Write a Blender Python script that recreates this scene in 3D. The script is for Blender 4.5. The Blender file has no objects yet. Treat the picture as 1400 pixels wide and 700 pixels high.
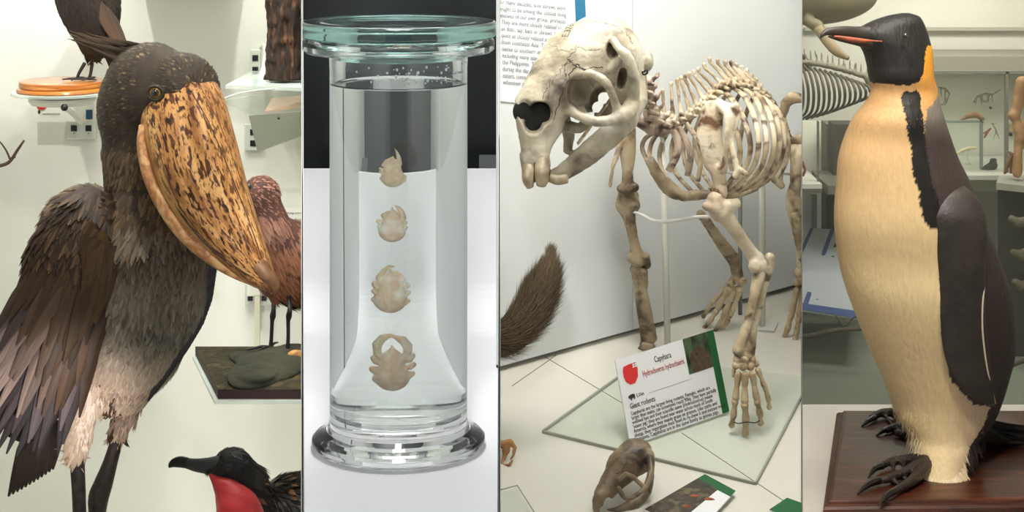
import bpy, bmesh, math, random
import numpy as np
from mathutils import Vector, Matrix, noise as mnoise
random.seed(7); RNG = np.random.default_rng(7)
SC = bpy.context.scene; COL = SC.collection
CH = 1.3; FP = 2450.0            # camera height, focal length in pixels of the 1400 wide frame
def P(px, py, d):                # a point at distance d from the camera plane, y = d - 3.5
    return Vector(((px-700.0)*d/FP, d-3.5, CH-(py+150.0)*d/FP))
def PX(v):                       # back from a world point to frame pixels
    d = v[1]+3.5
    return (v[0]*FP/d+700.0, (CH-v[2])*FP/d-150.0)
def S(n, d=3.5): return n*d/FP   # a length of n pixels at distance d
# ---------------------------------------------------------------- objects
def tag(o, label=None, cat=None, group=None, kind=None):
    if label: o['label'] = label
    if cat: o['category'] = cat
    if group: o['group'] = group
    if kind: o['kind'] = kind
    return o
def thing(name, label, cat, loc=(0,0,0), group=None):
    o = bpy.data.objects.new(name, None); COL.objects.link(o); o.empty_display_size = .02
    o.location = loc
    return tag(o, label, cat, group)
def link(name, me, mat=None, parent=None, smooth=True):
    o = bpy.data.objects.new(name, me); COL.objects.link(o)
    if mat is not None:
        for m in (mat if isinstance(mat, (list, tuple)) else [mat]): me.materials.append(m)
    if smooth:
        me.polygons.foreach_set('use_smooth', [True]*len(me.polygons))
    if parent is not None:
        o.parent = parent
        if parent.parent is None: o.location = -parent.location
        else: o.location = (0,0,0)
    me.update()
    return o
def mesh(name, V, F, mat=None, parent=None, smooth=True, uv=None, col=None):
    me = bpy.data.meshes.new(name)
    me.from_pydata([tuple(v) for v in V], [], [tuple(f) for f in F])
    if uv is not None:
        ul = me.uv_layers.new(name='UVMap')
        idx = np.empty(len(me.loops), dtype=np.int64); me.loops.foreach_get('vertex_index', idx)
        ul.data.foreach_set('uv', np.asarray(uv, dtype=np.float32)[idx].ravel())
    if col is not None:
        ca = me.color_attributes.new('col', 'FLOAT_COLOR', 'POINT')
        c = np.ones((len(me.vertices), 4), dtype=np.float32); c[:, :3] = np.asarray(col, dtype=np.float32)[:, :3]
        ca.data.foreach_set('color', c.ravel())
    return link(name, me, mat, parent, smooth)
class MB:
    def __init__(s): s.V=[]; s.F=[]; s.U=[]; s.C=[]; s.mi=[]
    def add(s, V, F, uv=None, col=None, mi=0):
        b = len(s.V); s.V += [tuple(v) for v in V]; s.F += [tuple(i+b for i in f) for f in F]
        s.U += [tuple(u) for u in uv] if uv is not None else [(0,0)]*len(V)
        if col is None: col = (1,1,1)
        if np.ndim(col) == 1: s.C += [tuple(col)]*len(V)
        else: s.C += [tuple(c) for c in col]
        s.mi += [mi]*len(F); return s
    def build(s, name, mat=None, parent=None, smooth=True):
        o = mesh(name, s.V, s.F, mat, parent, smooth, s.U, s.C)
        if any(s.mi): o.data.polygons.foreach_set('material_index', s.mi)
        return o
def box8(c):   # 8 corners: bottom 4 ccw then top 4
    return list(c), [(3,2,1,0),(4,5,6,7),(0,1,5,4),(1,2,6,5),(2,3,7,6),(3,0,4,7)]
def boxc(x0,x1,y0,y1,z0,z1):
    return box8([(x0,y0,z0),(x1,y0,z0),(x1,y1,z0),(x0,y1,z0),(x0,y0,z1),(x1,y0,z1),(x1,y1,z1),(x0,y1,z1)])
def bevel(o, w, seg=2, ang=30):
    bm = bmesh.new(); bm.from_mesh(o.data)
    bmesh.ops.remove_doubles(bm, verts=bm.verts, dist=1e-6)
    es = [e for e in bm.edges if len(e.link_faces)==2 and e.calc_face_angle() > math.radians(ang)]
    bmesh.ops.bevel(bm, geom=es, offset=w, segments=seg, affect='EDGES', profile=.5)
    bm.to_mesh(o.data); bm.free()
    for p in o.data.polygons: p.use_smooth = False
    return o
def box(name, x0,x1,y0,y1,z0,z1, mat=None, parent=None, bev=0):
    o = mesh(name, *boxc(x0,x1,y0,y1,z0,z1), mat, parent, smooth=False)
    if bev: bevel(o, bev)
    return o
def slab(name, quad, thick, nrm, mat=None, parent=None, bev=0):
    """a sheet: four corner points, thickness along nrm"""
    q = [Vector(v) for v in quad]; n = Vector(nrm).normalized()*thick
    o = mesh(name, *box8(q+[v+n for v in q]), mat, parent, smooth=False)
    bm = bmesh.new(); bm.from_mesh(o.data); bmesh.ops.recalc_face_normals(bm, faces=bm.faces); bm.to_mesh(o.data); bm.free()
    if bev: bevel(o, bev)
    return o
# ---------------------------------------------------------------- curves
def catmull(pts, n):
    """resample rows of numbers smoothly to n rows, parameter uniform in index"""
    p = np.asarray(pts, float); m = len(p)
    if m == 2: 
        t = np.linspace(0,1,n)[:,None]; return p[0]*(1-t)+p[1]*t
    e = np.vstack([2*p[0]-p[1], p, 2*p[-1]-p[-2]])
    out = []
    for s in np.linspace(0, m-1, n):
        i = min(int(s), m-2); t = s-i
        a,b,c,d = e[i],e[i+1],e[i+2],e[i+3]
        out.append(.5*((2*b)+(-a+c)*t+(2*a-5*b+4*c-d)*t*t+(-a+3*b-3*c+d)*t**3))
    return np.array(out)
def arclen_u(p):
    s = np.concatenate([[0], np.cumsum(np.linalg.norm(np.diff(p, axis=0), axis=1))]); return s
def loft(st, rows=24, n=24, cap=True, side=None, sq=1.0, shape=None, world=False, jit=0, closed=True):
    """st rows: px, py, d, half width in px (in the image plane), half depth in px. Returns V, F, UV, grid (rows x n x 3), normals"""
    a = catmull(st, rows)
    if world: C = a[:, :3]; ra = a[:,3]; rb = a[:,4]
    else:
        C = np.array([P(*r[:3]) for r in a]); k = a[:,2]/FP; ra = np.maximum(a[:,3],.05)*k; rb = np.maximum(a[:,4],.05)*k
    T = np.gradient(C, axis=0); T /= np.linalg.norm(T, axis=1)[:,None]+1e-12
    G = np.zeros((rows, n, 3)); 
    prev = None
    for i in range(rows):
        t = T[i]
        if side is not None: s = np.array(side, float)
        else:
            s = np.cross(t, [0,1,0])
            if np.linalg.norm(s) < .25: s = prev if prev is not None else np.array([1.,0,0])
        s = s - t*np.dot(s,t) if side is None else s
        s /= np.linalg.norm(s)
        if prev is not None and np.dot(prev, s) < 0: s = -s
        prev = s
        w = np.cross(s, t); w /= np.linalg.norm(w)
        if side is not None and abs(side[0])>.5 and False: pass
        if side is not None: w = np.array([0.,-1.,0.]); s = np.array(side, float)
        if w[1] > 0: w = -w        # w points to the camera
        for j in range(n):
            th = 2*math.pi*j/n
            c, q = math.cos(th), math.sin(th)
            if sq != 1: c = math.copysign(abs(c)**sq, c); q = math.copysign(abs(q)**sq, q)
            m = shape(i/(rows-1), th) if shape else 1
            if isinstance(m, tuple): c, q = c*m[0], q*m[1]
            else: c, q = c*m, q*m
            G[i,j] = C[i]+s*c*ra[i]+w*q*rb[i]
    if jit:
        for i in range(rows):
            for j in range(n):
                v = G[i,j]; nn = v-C[i]; L = np.linalg.norm(nn)+1e-9
                G[i,j] = v+nn/L*jit*mnoise.noise(Vector(v*60))
    V = G.reshape(-1,3); F=[]
    for i in range(rows-1):
        for j in range(n):
            k = (j+1)%n
            F.append((i*n+j, i*n+k, (i+1)*n+k, (i+1)*n+j))
    UV = [(j/n, i/(rows-1)) for i in range(rows) for j in range(n)]
    if cap:
        V = np.vstack([V, C[0], C[-1]]); b = rows*n
        F += [(b, (j+1)%n, j) for j in range(n)]; e = (rows-1)*n
        F += [(b+1, e+j, e+(j+1)%n) for j in range(n)]
        UV += [(.5,0),(.5,1)]
    # outward normals check
    i = rows//2; a0, a1, a2 = G[i,0], G[i,1], G[min(i+1,rows-1),0]
    nn = np.cross(a1-a0, a2-a0)
    if np.dot(nn, a0-C[i]) < 0: F = [tuple(reversed(f)) for f in F]
    return V, F, UV, G, C
def tube(pts, r=None, n=8, rows=None, world=False):
    """pts rows px,py,d,r(px)  or world x,y,z,r"""
    p = [tuple(q) for q in pts]
    st = [(q[0],q[1],q[2],q[3] if r is None else r, q[3] if r is None else r) for q in p]
    return loft(st, rows or max(2,(len(p)-1)*4+1), n, world=world)[:3]
def lathe(prof, cx, cy, n=48, mat=None, name=None, parent=None, closed=False):
    pp=[prof[0]]
    for (r0,z0),(r1,z1) in zip(prof[:-1],prof[1:]):
        L_=math.hypot(r1-r0,z1-z0)
        if L_>.004:
            e=.0008/L_; pp += [(r0+(r1-r0)*e,z0+(z1-z0)*e),(r1+(r0-r1)*e,z1+(z0-z1)*e)]
        pp.append((r1,z1))
    prof=pp; V=[];F=[]
    for (r,z) in prof:
        for j in range(n):
            a = 2*math.pi*j/n; V.append((cx+r*math.cos(a), cy+r*math.sin(a), z))
    m = len(prof)
    for i in range(m-1 if not closed else m):
        for j in range(n):
            k=(j+1)%n; i2=(i+1)%m
            F.append((i*n+j, i*n+k, i2*n+k, i2*n+j))
    if name is None: return V,F
    o = mesh(name, V, F, mat, parent)
    bm = bmesh.new(); bm.from_mesh(o.data); bmesh.ops.remove_doubles(bm, verts=bm.verts, dist=1e-6)
    bmesh.ops.recalc_face_normals(bm, faces=bm.faces); bm.to_mesh(o.data); bm.free()
    o.data.polygons.foreach_set('use_smooth', [True]*len(o.data.polygons))
    return o
def sphere(c, r, n=16, m=10, sc=(1,1,1)):
    V=[];F=[]
    for i in range(m+1):
        a = math.pi*i/m
        for j in range(n):
            b = 2*math.pi*j/n
            V.append((c[0]+r*sc[0]*math.sin(a)*math.cos(b), c[1]+r*sc[1]*math.sin(a)*math.sin(b), c[2]+r*sc[2]*math.cos(a)))
    for i in range(m):
        for j in range(n):
            k=(j+1)%n; F.append((i*n+j,(i+1)*n+j,(i+1)*n+k,i*n+k))
    return V,F
# ---------------------------------------------------------------- signed distance modelling for bones
class SDF:
    def __init__(s, vox): s.vox=vox; s.ops=[]
    def _w(s, q, world):
        if world: return np.array(q[:3],float), q[3]
        v = P(q[0],q[1],q[2]); return np.array(v), q[3]*q[2]/FP
    def chain(s, pts, k=4, op=1, flat=None, world=False, smooth=0):
        """polyline of px,py,d,r joined as round cones. k blend in px. flat=(normal, factor) squashes"""
        if smooth: pts = [tuple(r) for r in catmull(pts, smooth)]
        W = [s._w(q, world) for q in pts]
        s.ops.append(('c', W, k*3.5/FP, op, flat)); return s
    def ell(s, c, r, k=4, op=1, rot=None):
        """ellipsoid centre px,py,d; radii in px (x, depth, z); rot = (rx,ry,rz) degrees"""
        from mathutils import Euler
        v = np.array(P(*c)); rr = np.array(r,float)*c[2]/FP
        R = np.array(Euler([math.radians(a) for a in rot]).to_matrix()) if rot else np.eye(3)
        s.ops.append(('e', (v, rr, R), k*3.5/FP, op, None)); return s
    def ball(s, c, r, k=4, op=1): return s.ell(c, (r,r,r), k, op)
    def build(s, name, mat, parent=None, noise=0, nscale=80, mb=None):
        lo = np.full(3, 1e9); hi = -lo; ex=[]
        for t,W,k,op,fl in s.ops:
            if t=='c':
                A = np.array([w[0] for w in W]); r = max(w[1] for w in W)
            else: A = W[0][None]; r = W[1].max()
            l = A.min(0)-r-k-2*s.vox; h = A.max(0)+r+k+2*s.vox
            ex.append((l,h))
            if op>0: lo = np.minimum(lo,l); hi = np.maximum(hi,h)
        N = np.ceil((hi-lo)/s.vox).astype(int)+1
        f = np.full(N, .05, dtype=np.float32)
        for (t,W,k,op,fl),(l,h) in zip(s.ops, ex):
            i0 = np.maximum(((l-lo)/s.vox).astype(int),0); i1 = np.minimum(np.ceil((h-lo)/s.vox).astype(int)+1, N)
            if (i1<=i0).any(): continue
            ax = [lo[a]+s.vox*np.arange(i0[a],i1[a]) for a in range(3)]
            p = np.stack(np.meshgrid(*ax, indexing='ij'), -1).astype(np.float32)
            if t=='c':
                d = np.full(p.shape[:3], 9, dtype=np.float32)
                segs = list(zip(W[:-1], W[1:])) if len(W)>1 else [(W[0],W[0])]
                if fl: n = np.array(fl[0],float); n/=np.linalg.norm(n); c0 = np.mean([w[0] for w in W],axis=0)
                for (a,ra),(b,rb) in segs:
                    if fl:
                        n_ = n; pa = p-a; pa = pa+(fl[1]-1)*(pa@n_)[...,None]*n_; ab = b-a; ab = ab+(fl[1]-1)*(ab@n_)*n_
                    else: pa = p-a; ab = b-a
                    L = float(ab@ab)+1e-12
                    tt = np.clip((pa@ab)/L,0,1)
                    q = pa-tt[...,None]*ab
                    d = np.minimum(d, np.sqrt((q*q).sum(-1))-(ra+(rb-ra)*tt))
                if fl: d = d/ (1+.35*(fl[1]-1))
            else:
                c,r,R = W; q = (p-c)@R
                k0 = np.sqrt(((q/r)**2).sum(-1)); k1 = np.sqrt(((q/(r*r))**2).sum(-1))+1e-9
                d = k0*(k0-1)/k1
            sl = f[i0[0]:i1[0],i0[1]:i1[1],i0[2]:i1[2]]
            k = max(k,1e-6)
            if op>0:
                hh = np.clip(.5+.5*(sl-d)/k,0,1); sl[...] = sl*(1-hh)+d*hh-k*hh*(1-hh)
            else:
                hh = np.clip(.5-.5*(sl+d)/k,0,1); sl[...] = sl*(1-hh)+(-d)*hh+k*hh*(1-hh)
        f[0]=f[-1]=.05; f[:,0]=f[:,-1]=.05; f[:,:,0]=f[:,:,-1]=.05
        V,F = surface_nets(f, lo, s.vox)
        if noise:
            nn = np.array([mnoise.fractal(Vector(v*nscale), .8, 2.1, 3) for v in V])
            g = vnormals(V,F); V = V+g*(nn*noise)[:,None]
        if mb is not None: mb.add(V,F); return None
        return mesh(name, V, F, mat, parent)
def vnormals(V, F):
    V = np.asarray(V); F = np.asarray(F); n = np.cross(V[F[:,2]]-V[F[:,0]], V[F[:,3]]-V[F[:,1]])
    o = np.zeros_like(V)
    for i in range(4): np.add.at(o, F[:,i], n)
    return o/(np.linalg.norm(o,axis=1)[:,None]+1e-12)
def surface_nets(f, lo, vox):
    sgn = f<0
    c = [(0,0,0),(1,0,0),(0,1,0),(1,1,0),(0,0,1),(1,0,1),(0,1,1),(1,1,1)]
    nx,ny,nz = f.shape
    cnt = sum(sgn[a:nx-1+a, b:ny-1+b, e:nz-1+e].astype(np.int8) for a,b,e in c)
    act = (cnt>0)&(cnt<8)
    I = np.argwhere(act); idx = np.full(act.shape,-1,dtype=np.int64); idx[act]=np.arange(len(I))
    vals = np.stack([f[I[:,0]+a,I[:,1]+b,I[:,2]+e] for a,b,e in c],1)
    acc = np.zeros((len(I),3)); w = np.zeros(len(I))
    for i in range(8):
        for j in range(i+1,8):
            if sum(abs(c[i][q]-c[j][q]) for q in range(3))!=1: continue
            m = (vals[:,i]<0)!=(vals[:,j]<0)
            t = vals[:,i]/(vals[:,i]-vals[:,j]+1e-20)
            p = np.array(c[i])+(np.array(c[j])-np.array(c[i]))*t[:,None]
            acc[m]+=p[m]; w[m]+=1
    V = (I+acc/w[:,None])*vox+lo
    Q=[]
    for ax in range(3):
        b,e = [(1,2),(2,0),(0,1)][ax]
        s0 = [slice(1,-1)]*3; s0[ax]=slice(0,-1)
        s1 = [slice(1,-1)]*3; s1[ax]=slice(1,None)
        A = sgn[tuple(s0)]; B = sgn[tuple(s1)]
        for cond,flip in ((A&~B,False),(~A&B,True)):
            K = np.argwhere(cond)
            if not len(K): continue
            for q in range(3):
                if q!=ax: K[:,q]+=1
            def g(db,de):
                k = K.copy(); k[:,b]-=db; k[:,e]-=de; return idx[k[:,0],k[:,1],k[:,2]]
            q4 = np.stack([g(1,1),g(0,1),g(0,0),g(1,0)],1)
            Q.append(q4[:,::-1] if flip else q4)
    return V, np.vstack(Q)
# ---------------------------------------------------------------- feathers
def feather(mb, base, dirv, nrm, L, W, col, lift=.12, curl=.15, tip=.6, colt=None, rows=5):
    d = Vector(dirv).normalized(); n = Vector(nrm); n = (n-d*n.dot(d))
    if n.length < 1e-6: n = Vector((0,-1,0))
    n.normalize(); s = d.cross(n)
    b = Vector(base); V=[];F=[];U=[];C=[]
    colt = col if colt is None else colt
    for i in range(rows):
        t = i/(rows-1)
        w = W*(math.sin(math.pi*min(1,(t*.82+.16))**tip))**.7*min(1,.3+t*3) if i<rows-1 else W*.12
        off = n*(L*(lift*t - curl*t*t))
        c = b+d*(L*t)+off
        V += [c-s*w-n*(w*.25), c+n*(w*.12), c+s*w-n*(w*.25)]
        U += [(0,t),(.5,t),(1,t)]
        k = [col[q]*(1-t)+colt[q]*t for q in range(3)]; C += [k,k,k]
    for i in range(rows-1):
        for j in (0,1): F.append((i*3+j,i*3+j+1,(i+1)*3+j+1,(i+1)*3+j))
    mb.add(V,F,U,C)
def grid_sampler(G, C):
    rows,n,_ = G.shape
    def at(u, v):       # u around 0..1, v along 0..1
        a = v*(rows-1); i = min(int(a), rows-2); fa = a-i
        b = (u%1)*n; j = int(b)%n; fb = b-int(b); k=(j+1)%n
        p = (G[i,j]*(1-fb)+G[i,k]*fb)*(1-fa)+(G[i+1,j]*(1-fb)+G[i+1,k]*fb)*fa
        dv = (G[i+1,j]*(1-fb)+G[i+1,k]*fb)-(G[i,j]*(1-fb)+G[i,k]*fb)
        du = G[i,k]-G[i,j]
        nn = np.cross(du,dv); L = np.linalg.norm(nn)+1e-12; nn/=L
        cc = C[i]*(1-fa)+C[i+1]*fa
        if np.dot(nn,p-cc)<0: nn=-nn
        dv = dv/(np.linalg.norm(dv)+1e-12)
        return Vector(p), Vector(dv), Vector(nn)
    return at
# ---------------------------------------------------------------- materials
def new_mat(name):
    m = bpy.data.materials.new(name); m.use_nodes = True; nt = m.node_tree
    b = nt.nodes['Principled BSDF']; return m, nt, b
def lin(c):
    if isinstance(c, str): c = [int(c[i:i+2],16) for i in (0,2,4)]
    c = [x/255 for x in c]; return tuple(x/12.92 if x<=.04045 else ((x+.055)/1.055)**2.4 for x in c)
def rgba(c): return tuple(lin(c))+(1,)
def mat(name, c, rough=.6, metal=0, spec=.5, c2=None, ns=20, bump=0, bs=None, c3=None, coat=0, stretch=None, contrast=(.35,.65), vcol=False, sheen=0, detail=6):
    m, nt, b = new_mat(name); N = nt.nodes; L = nt.links
    b.inputs['Roughness'].default_value = rough; b.inputs['Metallic'].default_value = metal
    b.inputs['Specular IOR Level'].default_value = spec; b.inputs['Coat Weight'].default_value = coat
    b.inputs['Base Color'].default_value = rgba(c)
    tc = N.new('ShaderNodeTexCoord'); vec = tc.outputs['Object']
    if stretch:
        mp = N.new('ShaderNodeMapping'); mp.inputs['Scale'].default_value = stretch[:3]
        if len(stretch)>3: mp.inputs['Rotation'].default_value = [math.radians(a) for a in stretch[3:6]]
        L.new(vec, mp.inputs['Vector']); vec = mp.outputs['Vector']
    out = None
    if c2 is not None:
        n1 = N.new('ShaderNodeTexNoise'); n1.inputs['Scale'].default_value = ns; n1.inputs['Detail'].default_value = detail
        L.new(vec, n1.inputs['Vector'])
        r = N.new('ShaderNodeValToRGB'); L.new(n1.outputs['Fac'], r.inputs['Fac'])
        e = r.color_ramp.elements; e[0].position, e[1].position = contrast
        e[0].color = rgba(c); e[1].color = rgba(c2)
        if c3 is not None:
            x = r.color_ramp.elements.new(sum(contrast)/2); x.color = rgba(c2); e[-1].color = rgba(c3)
        out = r.outputs['Color']
    if vcol:
        a = N.new('ShaderNodeVertexColor'); a.layer_name = 'col'
        if out is not None:
            mx = N.new('ShaderNodeMix'); mx.data_type='RGBA'; mx.blend_type='MULTIPLY'; mx.inputs['Factor'].default_value = 1
            L.new(a.outputs['Color'], mx.inputs['A']); L.new(out, mx.inputs['B']); out = mx.outputs['Result']
        else: out = a.outputs['Color']
    if out is not None: L.new(out, b.inputs['Base Color'])
    if bump:
        n2 = N.new('ShaderNodeTexNoise'); n2.inputs['Scale'].default_value = bs or ns*4; n2.inputs['Detail'].default_value = 5
        L.new(vec, n2.inputs['Vector']); bp = N.new('ShaderNodeBump'); bp.inputs['Strength'].default_value = bump; bp.inputs['Distance'].default_value = .004
        L.new(n2.outputs['Fac'], bp.inputs['Height']); L.new(bp.outputs['Normal'], b.inputs['Normal'])
    if sheen: b.inputs['Sheen Weight'].default_value = sheen
    return m
def glass_mat(name, c=(255,255,255), ior=1.45, rough=0.0):
    m, nt, b = new_mat(name); b.inputs['Base Color'].default_value = rgba(c)
    b.inputs['Transmission Weight'].default_value = 1; b.inputs['IOR'].default_value = ior; b.inputs['Roughness'].default_value = rough
    return m
def sheet_mat(name, c=(240,245,242), alpha=.18, rough=.05):
    """clear acrylic sheet: mostly transparent, with a glossy skin"""
    m, nt, b = new_mat(name); N = nt.nodes; L = nt.links
    t = N.new('ShaderNodeBsdfTransparent'); t.inputs['Color'].default_value = (.97,.985,.975,1)
    b.inputs['Base Color'].default_value = rgba(c); b.inputs['Roughness'].default_value = rough
    mx = N.new('ShaderNodeMixShader'); fr = N.new('ShaderNodeFresnel'); fr.inputs['IOR'].default_value = 1.45
    ad = N.new('ShaderNodeMath'); ad.operation='ADD'; ad.use_clamp=True; ad.inputs[1].default_value = alpha
    L.new(fr.outputs['Fac'], ad.inputs[0]); ge = N.new('ShaderNodeNewGeometry'); iv = N.new('ShaderNodeMath'); iv.operation='SUBTRACT'; iv.inputs[0].default_value=1; L.new(ge.outputs['Backfacing'], iv.inputs[1])
    ml = N.new('ShaderNodeMath'); ml.operation='MULTIPLY'; L.new(ad.outputs[0], ml.inputs[0]); L.new(iv.outputs[0], ml.inputs[1]); L.new(ml.outputs[0], mx.inputs['Fac'])
    L.new(t.outputs[0], mx.inputs[1]); L.new(b.outputs[0], mx.inputs[2]); L.new(mx.outputs[0], N['Material Output'].inputs['Surface'])
    return m
def feather_mat(name, rough=.55, barb=.5, spec=.35, sheen=.0):
    """vertex coloured feathers with a pale shaft and fine barbs from the UVs"""
    m, nt, b = new_mat(name); N = nt.nodes; L = nt.links
    a = N.new('ShaderNodeVertexColor'); a.layer_name='col'
    uv = N.new('ShaderNodeUVMap'); sp = N.new('ShaderNodeSeparateXYZ'); L.new(uv.outputs[0], sp.inputs[0])
    def math_(op, x, y=None):
        q = N.new('ShaderNodeMath'); q.operation = op
        for i,v in enumerate((x,y)):
            if v is None: continue
            if isinstance(v,(int,float)): q.inputs[i].default_value = v
            else: L.new(v, q.inputs[i])
        return q.outputs[0]
    ua = math_('ABSOLUTE', math_('SUBTRACT', sp.outputs[0], .5))
    st = math_('ADD', math_('MULTIPLY', sp.outputs[1], 46.0), math_('MULTIPLY', ua, -24.0))
    wv = math_('ADD', math_('MULTIPLY', math_('SINE', math_('MULTIPLY', st, 3.0)), .5*barb*.35), 1.0-barb*.1)
    sh = math_('LESS_THAN', ua, .035)
    f = math_('ADD', wv, math_('MULTIPLY', sh, .7*barb))
    vm = N.new('ShaderNodeVectorMath'); vm.operation='SCALE'; L.new(a.outputs['Color'], vm.inputs[0]); L.new(f, vm.inputs['Scale'])
    L.new(vm.outputs[0], b.inputs['Base Color']); b.inputs['Roughness'].default_value = rough; b.inputs['Specular IOR Level'].default_value = spec
    if sheen: b.inputs['Sheen Weight'].default_value = sheen
    bp = N.new('ShaderNodeBump'); bp.inputs['Strength'].default_value = .25; bp.inputs['Distance'].default_value=.002
    L.new(wv, bp.inputs['Height']); L.new(bp.outputs['Normal'], b.inputs['Normal'])
    return m
# ---------------------------------------------------------------- text
def text(name, body, origin, xdir, zdir, size, mat_, parent=None, align='LEFT', shear=0, space=1.0, offset=.0004, linesp=1.0, xs=1.0, fit=None):
    """lettering as a thin mesh on a surface: origin of the first baseline, reading direction, up direction, cap size"""
    cu = bpy.data.curves.new(name, 'FONT'); cu.body = body; cu.size = size; cu.align_x = align; cu.extrude = .00015
    cu.shear = shear; cu.space_character = space; cu.space_line = linesp; cu.resolution_u = 2
    ob = bpy.data.objects.new(name+'_tmp', cu); COL.objects.link(ob)
    bpy.context.view_layer.update()
    me = bpy.data.meshes.new_from_object(ob.evaluated_get(bpy.context.evaluated_depsgraph_get()))
    bpy.data.objects.remove(ob); me.materials.clear()
    if fit:
        mxx = max(v.co.x for v in me.vertices); xs = fit/mxx
    me.transform(Matrix.Diagonal((xs,1,1,1)))
    x = Vector(xdir).normalized(); n = x.cross(Vector(zdir)).normalized(); z = n.cross(x)
    M = Matrix((x, z, n)).transposed().to_4x4(); M.translation = Vector(origin)+n*offset
    me.transform(M)
    return link(name, me, mat_, parent, smooth=False)
def area(name, loc, target, size, power, col=(1,1,1), sy=None, spread=None):
    l = bpy.data.lights.new(name, 'AREA'); l.energy = power; l.color = col; l.size = size
    if sy: l.shape='RECTANGLE'; l.size_y = sy
    if spread: l.spread = math.radians(spread)
    o = bpy.data.objects.new(name, l); COL.objects.link(o); o.location = loc
    o.rotation_euler = (Vector(target)-Vector(loc)).to_track_quat('-Z','Y').to_euler(); return o
def spot(name, loc, target, power, ang=40, blend=.5, r=.03, col=(1,1,1)):
    l = bpy.data.lights.new(name, 'SPOT'); l.energy = power; l.color = col; l.spot_size = math.radians(ang); l.spot_blend = blend; l.shadow_soft_size = r
    o = bpy.data.objects.new(name, l); COL.objects.link(o); o.location = loc
    o.rotation_euler = (Vector(target)-Vector(loc)).to_track_quat('-Z','Y').to_euler(); return o
def mixc(a, b, t): return tuple(a[i]*(1-t)+b[i]*t for i in range(3))
def interp(tab, y):
    """piecewise linear lookup"""
    ys = [t[0] for t in tab]; return [float(np.interp(y, ys, [t[i] for t in tab])) for i in range(1, len(tab[0]))]

def clip_bay(before, pxl, pxr):
    """things that reach a partition end flush against it: trim their meshes at the panel's face"""
    for ob in list(bpy.data.objects):
        if ob.name in before or ob.type != 'MESH': continue
        r = ob
        while r.parent: r = r.parent
        if r.get('kind') == 'structure': continue
        bpy.context.view_layer.update()
    bpy.context.view_layer.update()
    for ob in list(bpy.data.objects):
        if ob.name in before or ob.type != 'MESH': continue
        r = ob
        while r.parent: r = r.parent
        if r.get('kind') == 'structure': continue
        mw = ob.matrix_world; pts = [PX(mw@Vector(c)) for c in ob.bound_box]
        for px, sg in ((pxl, -1), (pxr, 1)):
            k = (px-700.0)/FP
            ext = [p[0] for p in pts]
            if (sg>0 and max(ext) > px) or (sg<0 and min(ext) < px):
                n = Vector((1, -k, 0)).normalized()*sg
                co_ = Vector((0,-3.5,0)) - n*.0012
                bm = bmesh.new(); bm.from_mesh(ob.data); im = mw.inverted()
                closed = all(len(e.link_faces)==2 for e in bm.edges)
                g = bmesh.ops.bisect_plane(bm, geom=bm.verts[:]+bm.edges[:]+bm.faces[:], plane_co=im@co_, plane_no=im.to_3x3()@n, clear_outer=True, dist=1e-6)
                if closed:
                    ed = [e for e in g['geom_cut'] if isinstance(e, bmesh.types.BMEdge)]
                    if ed:
                        try: bmesh.ops.triangle_fill(bm, edges=ed, use_beauty=True)
                        except Exception: pass
                bm.to_mesh(ob.data); bm.free()
                if not len(ob.data.vertices): bpy.data.objects.remove(ob); break
def names(): return set(o.name for o in bpy.data.objects)
# ================================================================ camera, bays, lamps
cam = bpy.data.cameras.new('camera'); co = bpy.data.objects.new('camera', cam); COL.objects.link(co)
cam.sensor_width = 36; cam.lens = 36*FP/1400; cam.shift_y = -500/1400; cam.clip_start = .05
co.location = (0,-3.5,CH); co.rotation_euler = (math.radians(90),0,0); SC.camera = co
SC.view_settings.view_transform = 'Standard'; SC.view_settings.look = 'None'; SC.view_settings.gamma = 1
SC.view_settings.use_curve_mapping = False; SC.view_settings.exposure = 0
try:
    SC.cycles.max_bounces = 16; SC.cycles.transmission_bounces = 14; SC.cycles.transparent_max_bounces = 16; SC.cycles.use_denoising = True; SC.cycles.glossy_bounces = 6; SC.cycles.diffuse_bounces = 4; SC.cycles.sample_clamp_indirect = 6; SC.cycles.caustics_refractive = True
except Exception: pass
w = bpy.data.worlds.new('world'); SC.world = w; w.use_nodes = True
w.node_tree.nodes['Background'].inputs[0].default_value = (.9,.95,1,1); w.node_tree.nodes['Background'].inputs[1].default_value = .30
M_white = mat('painted_white', (236,235,226), .75, c2=(228,227,218), ns=3)
M_part = mat('partition_white', (214,214,208), .8)
def ray_wall(name, px, d0=2.75, d1=4.9, t=.0003, z0=-.30, z1=1.75):
    q=[]
    for d in (d0,d1):
        x=(px-700)*d/FP; q.append((x-t,d-3.5)); q.append((x+t,d-3.5))
    (a,b,c,e)=q
    V,F = box8([(*a,z0),(*b,z0),(*e,z0),(*c,z0),(*a,z1),(*b,z1),(*e,z1),(*c,z1)])
    return tag(mesh(name,V,F,M_part,smooth=False), kind='structure')
ray_wall('wall_left', -14)
ray_wall('wall_between_birds_and_jar', 412.5)
ray_wall('wall_between_jar_and_skeleton', 683.5)
ray_wall('wall_between_skeleton_and_penguin', 1096.5, d1=6.0)
ray_wall('wall_right', 1414, d1=6.05)
tag(box('ceiling', -1.6,1.9,-1.0,2.6,1.75,1.79,M_part), kind='structure')
tag(box('floor', -1.6,1.9,-1.4,2.6,-.34,-.30,M_part), kind='structure')
M_sheet = sheet_mat('clear_sheet', alpha=.10); M_edge = sheet_mat('clear_sheet_edge',(215,228,220),.45)
M_red = mat('label_red',(208,42,40),.5); M_ink=mat('ink',(30,30,32),.6); M_blue=mat('label_blue',(18,70,96),.5); M_rtext=mat('red_text',(170,40,36),.6)
M_black = mat('black_gap',(18,18,20),.5);CR=lin
M_feather = feather_mat('feather'); M_featherD = feather_mat('glossy_feather', .42, .35, .5)
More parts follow.
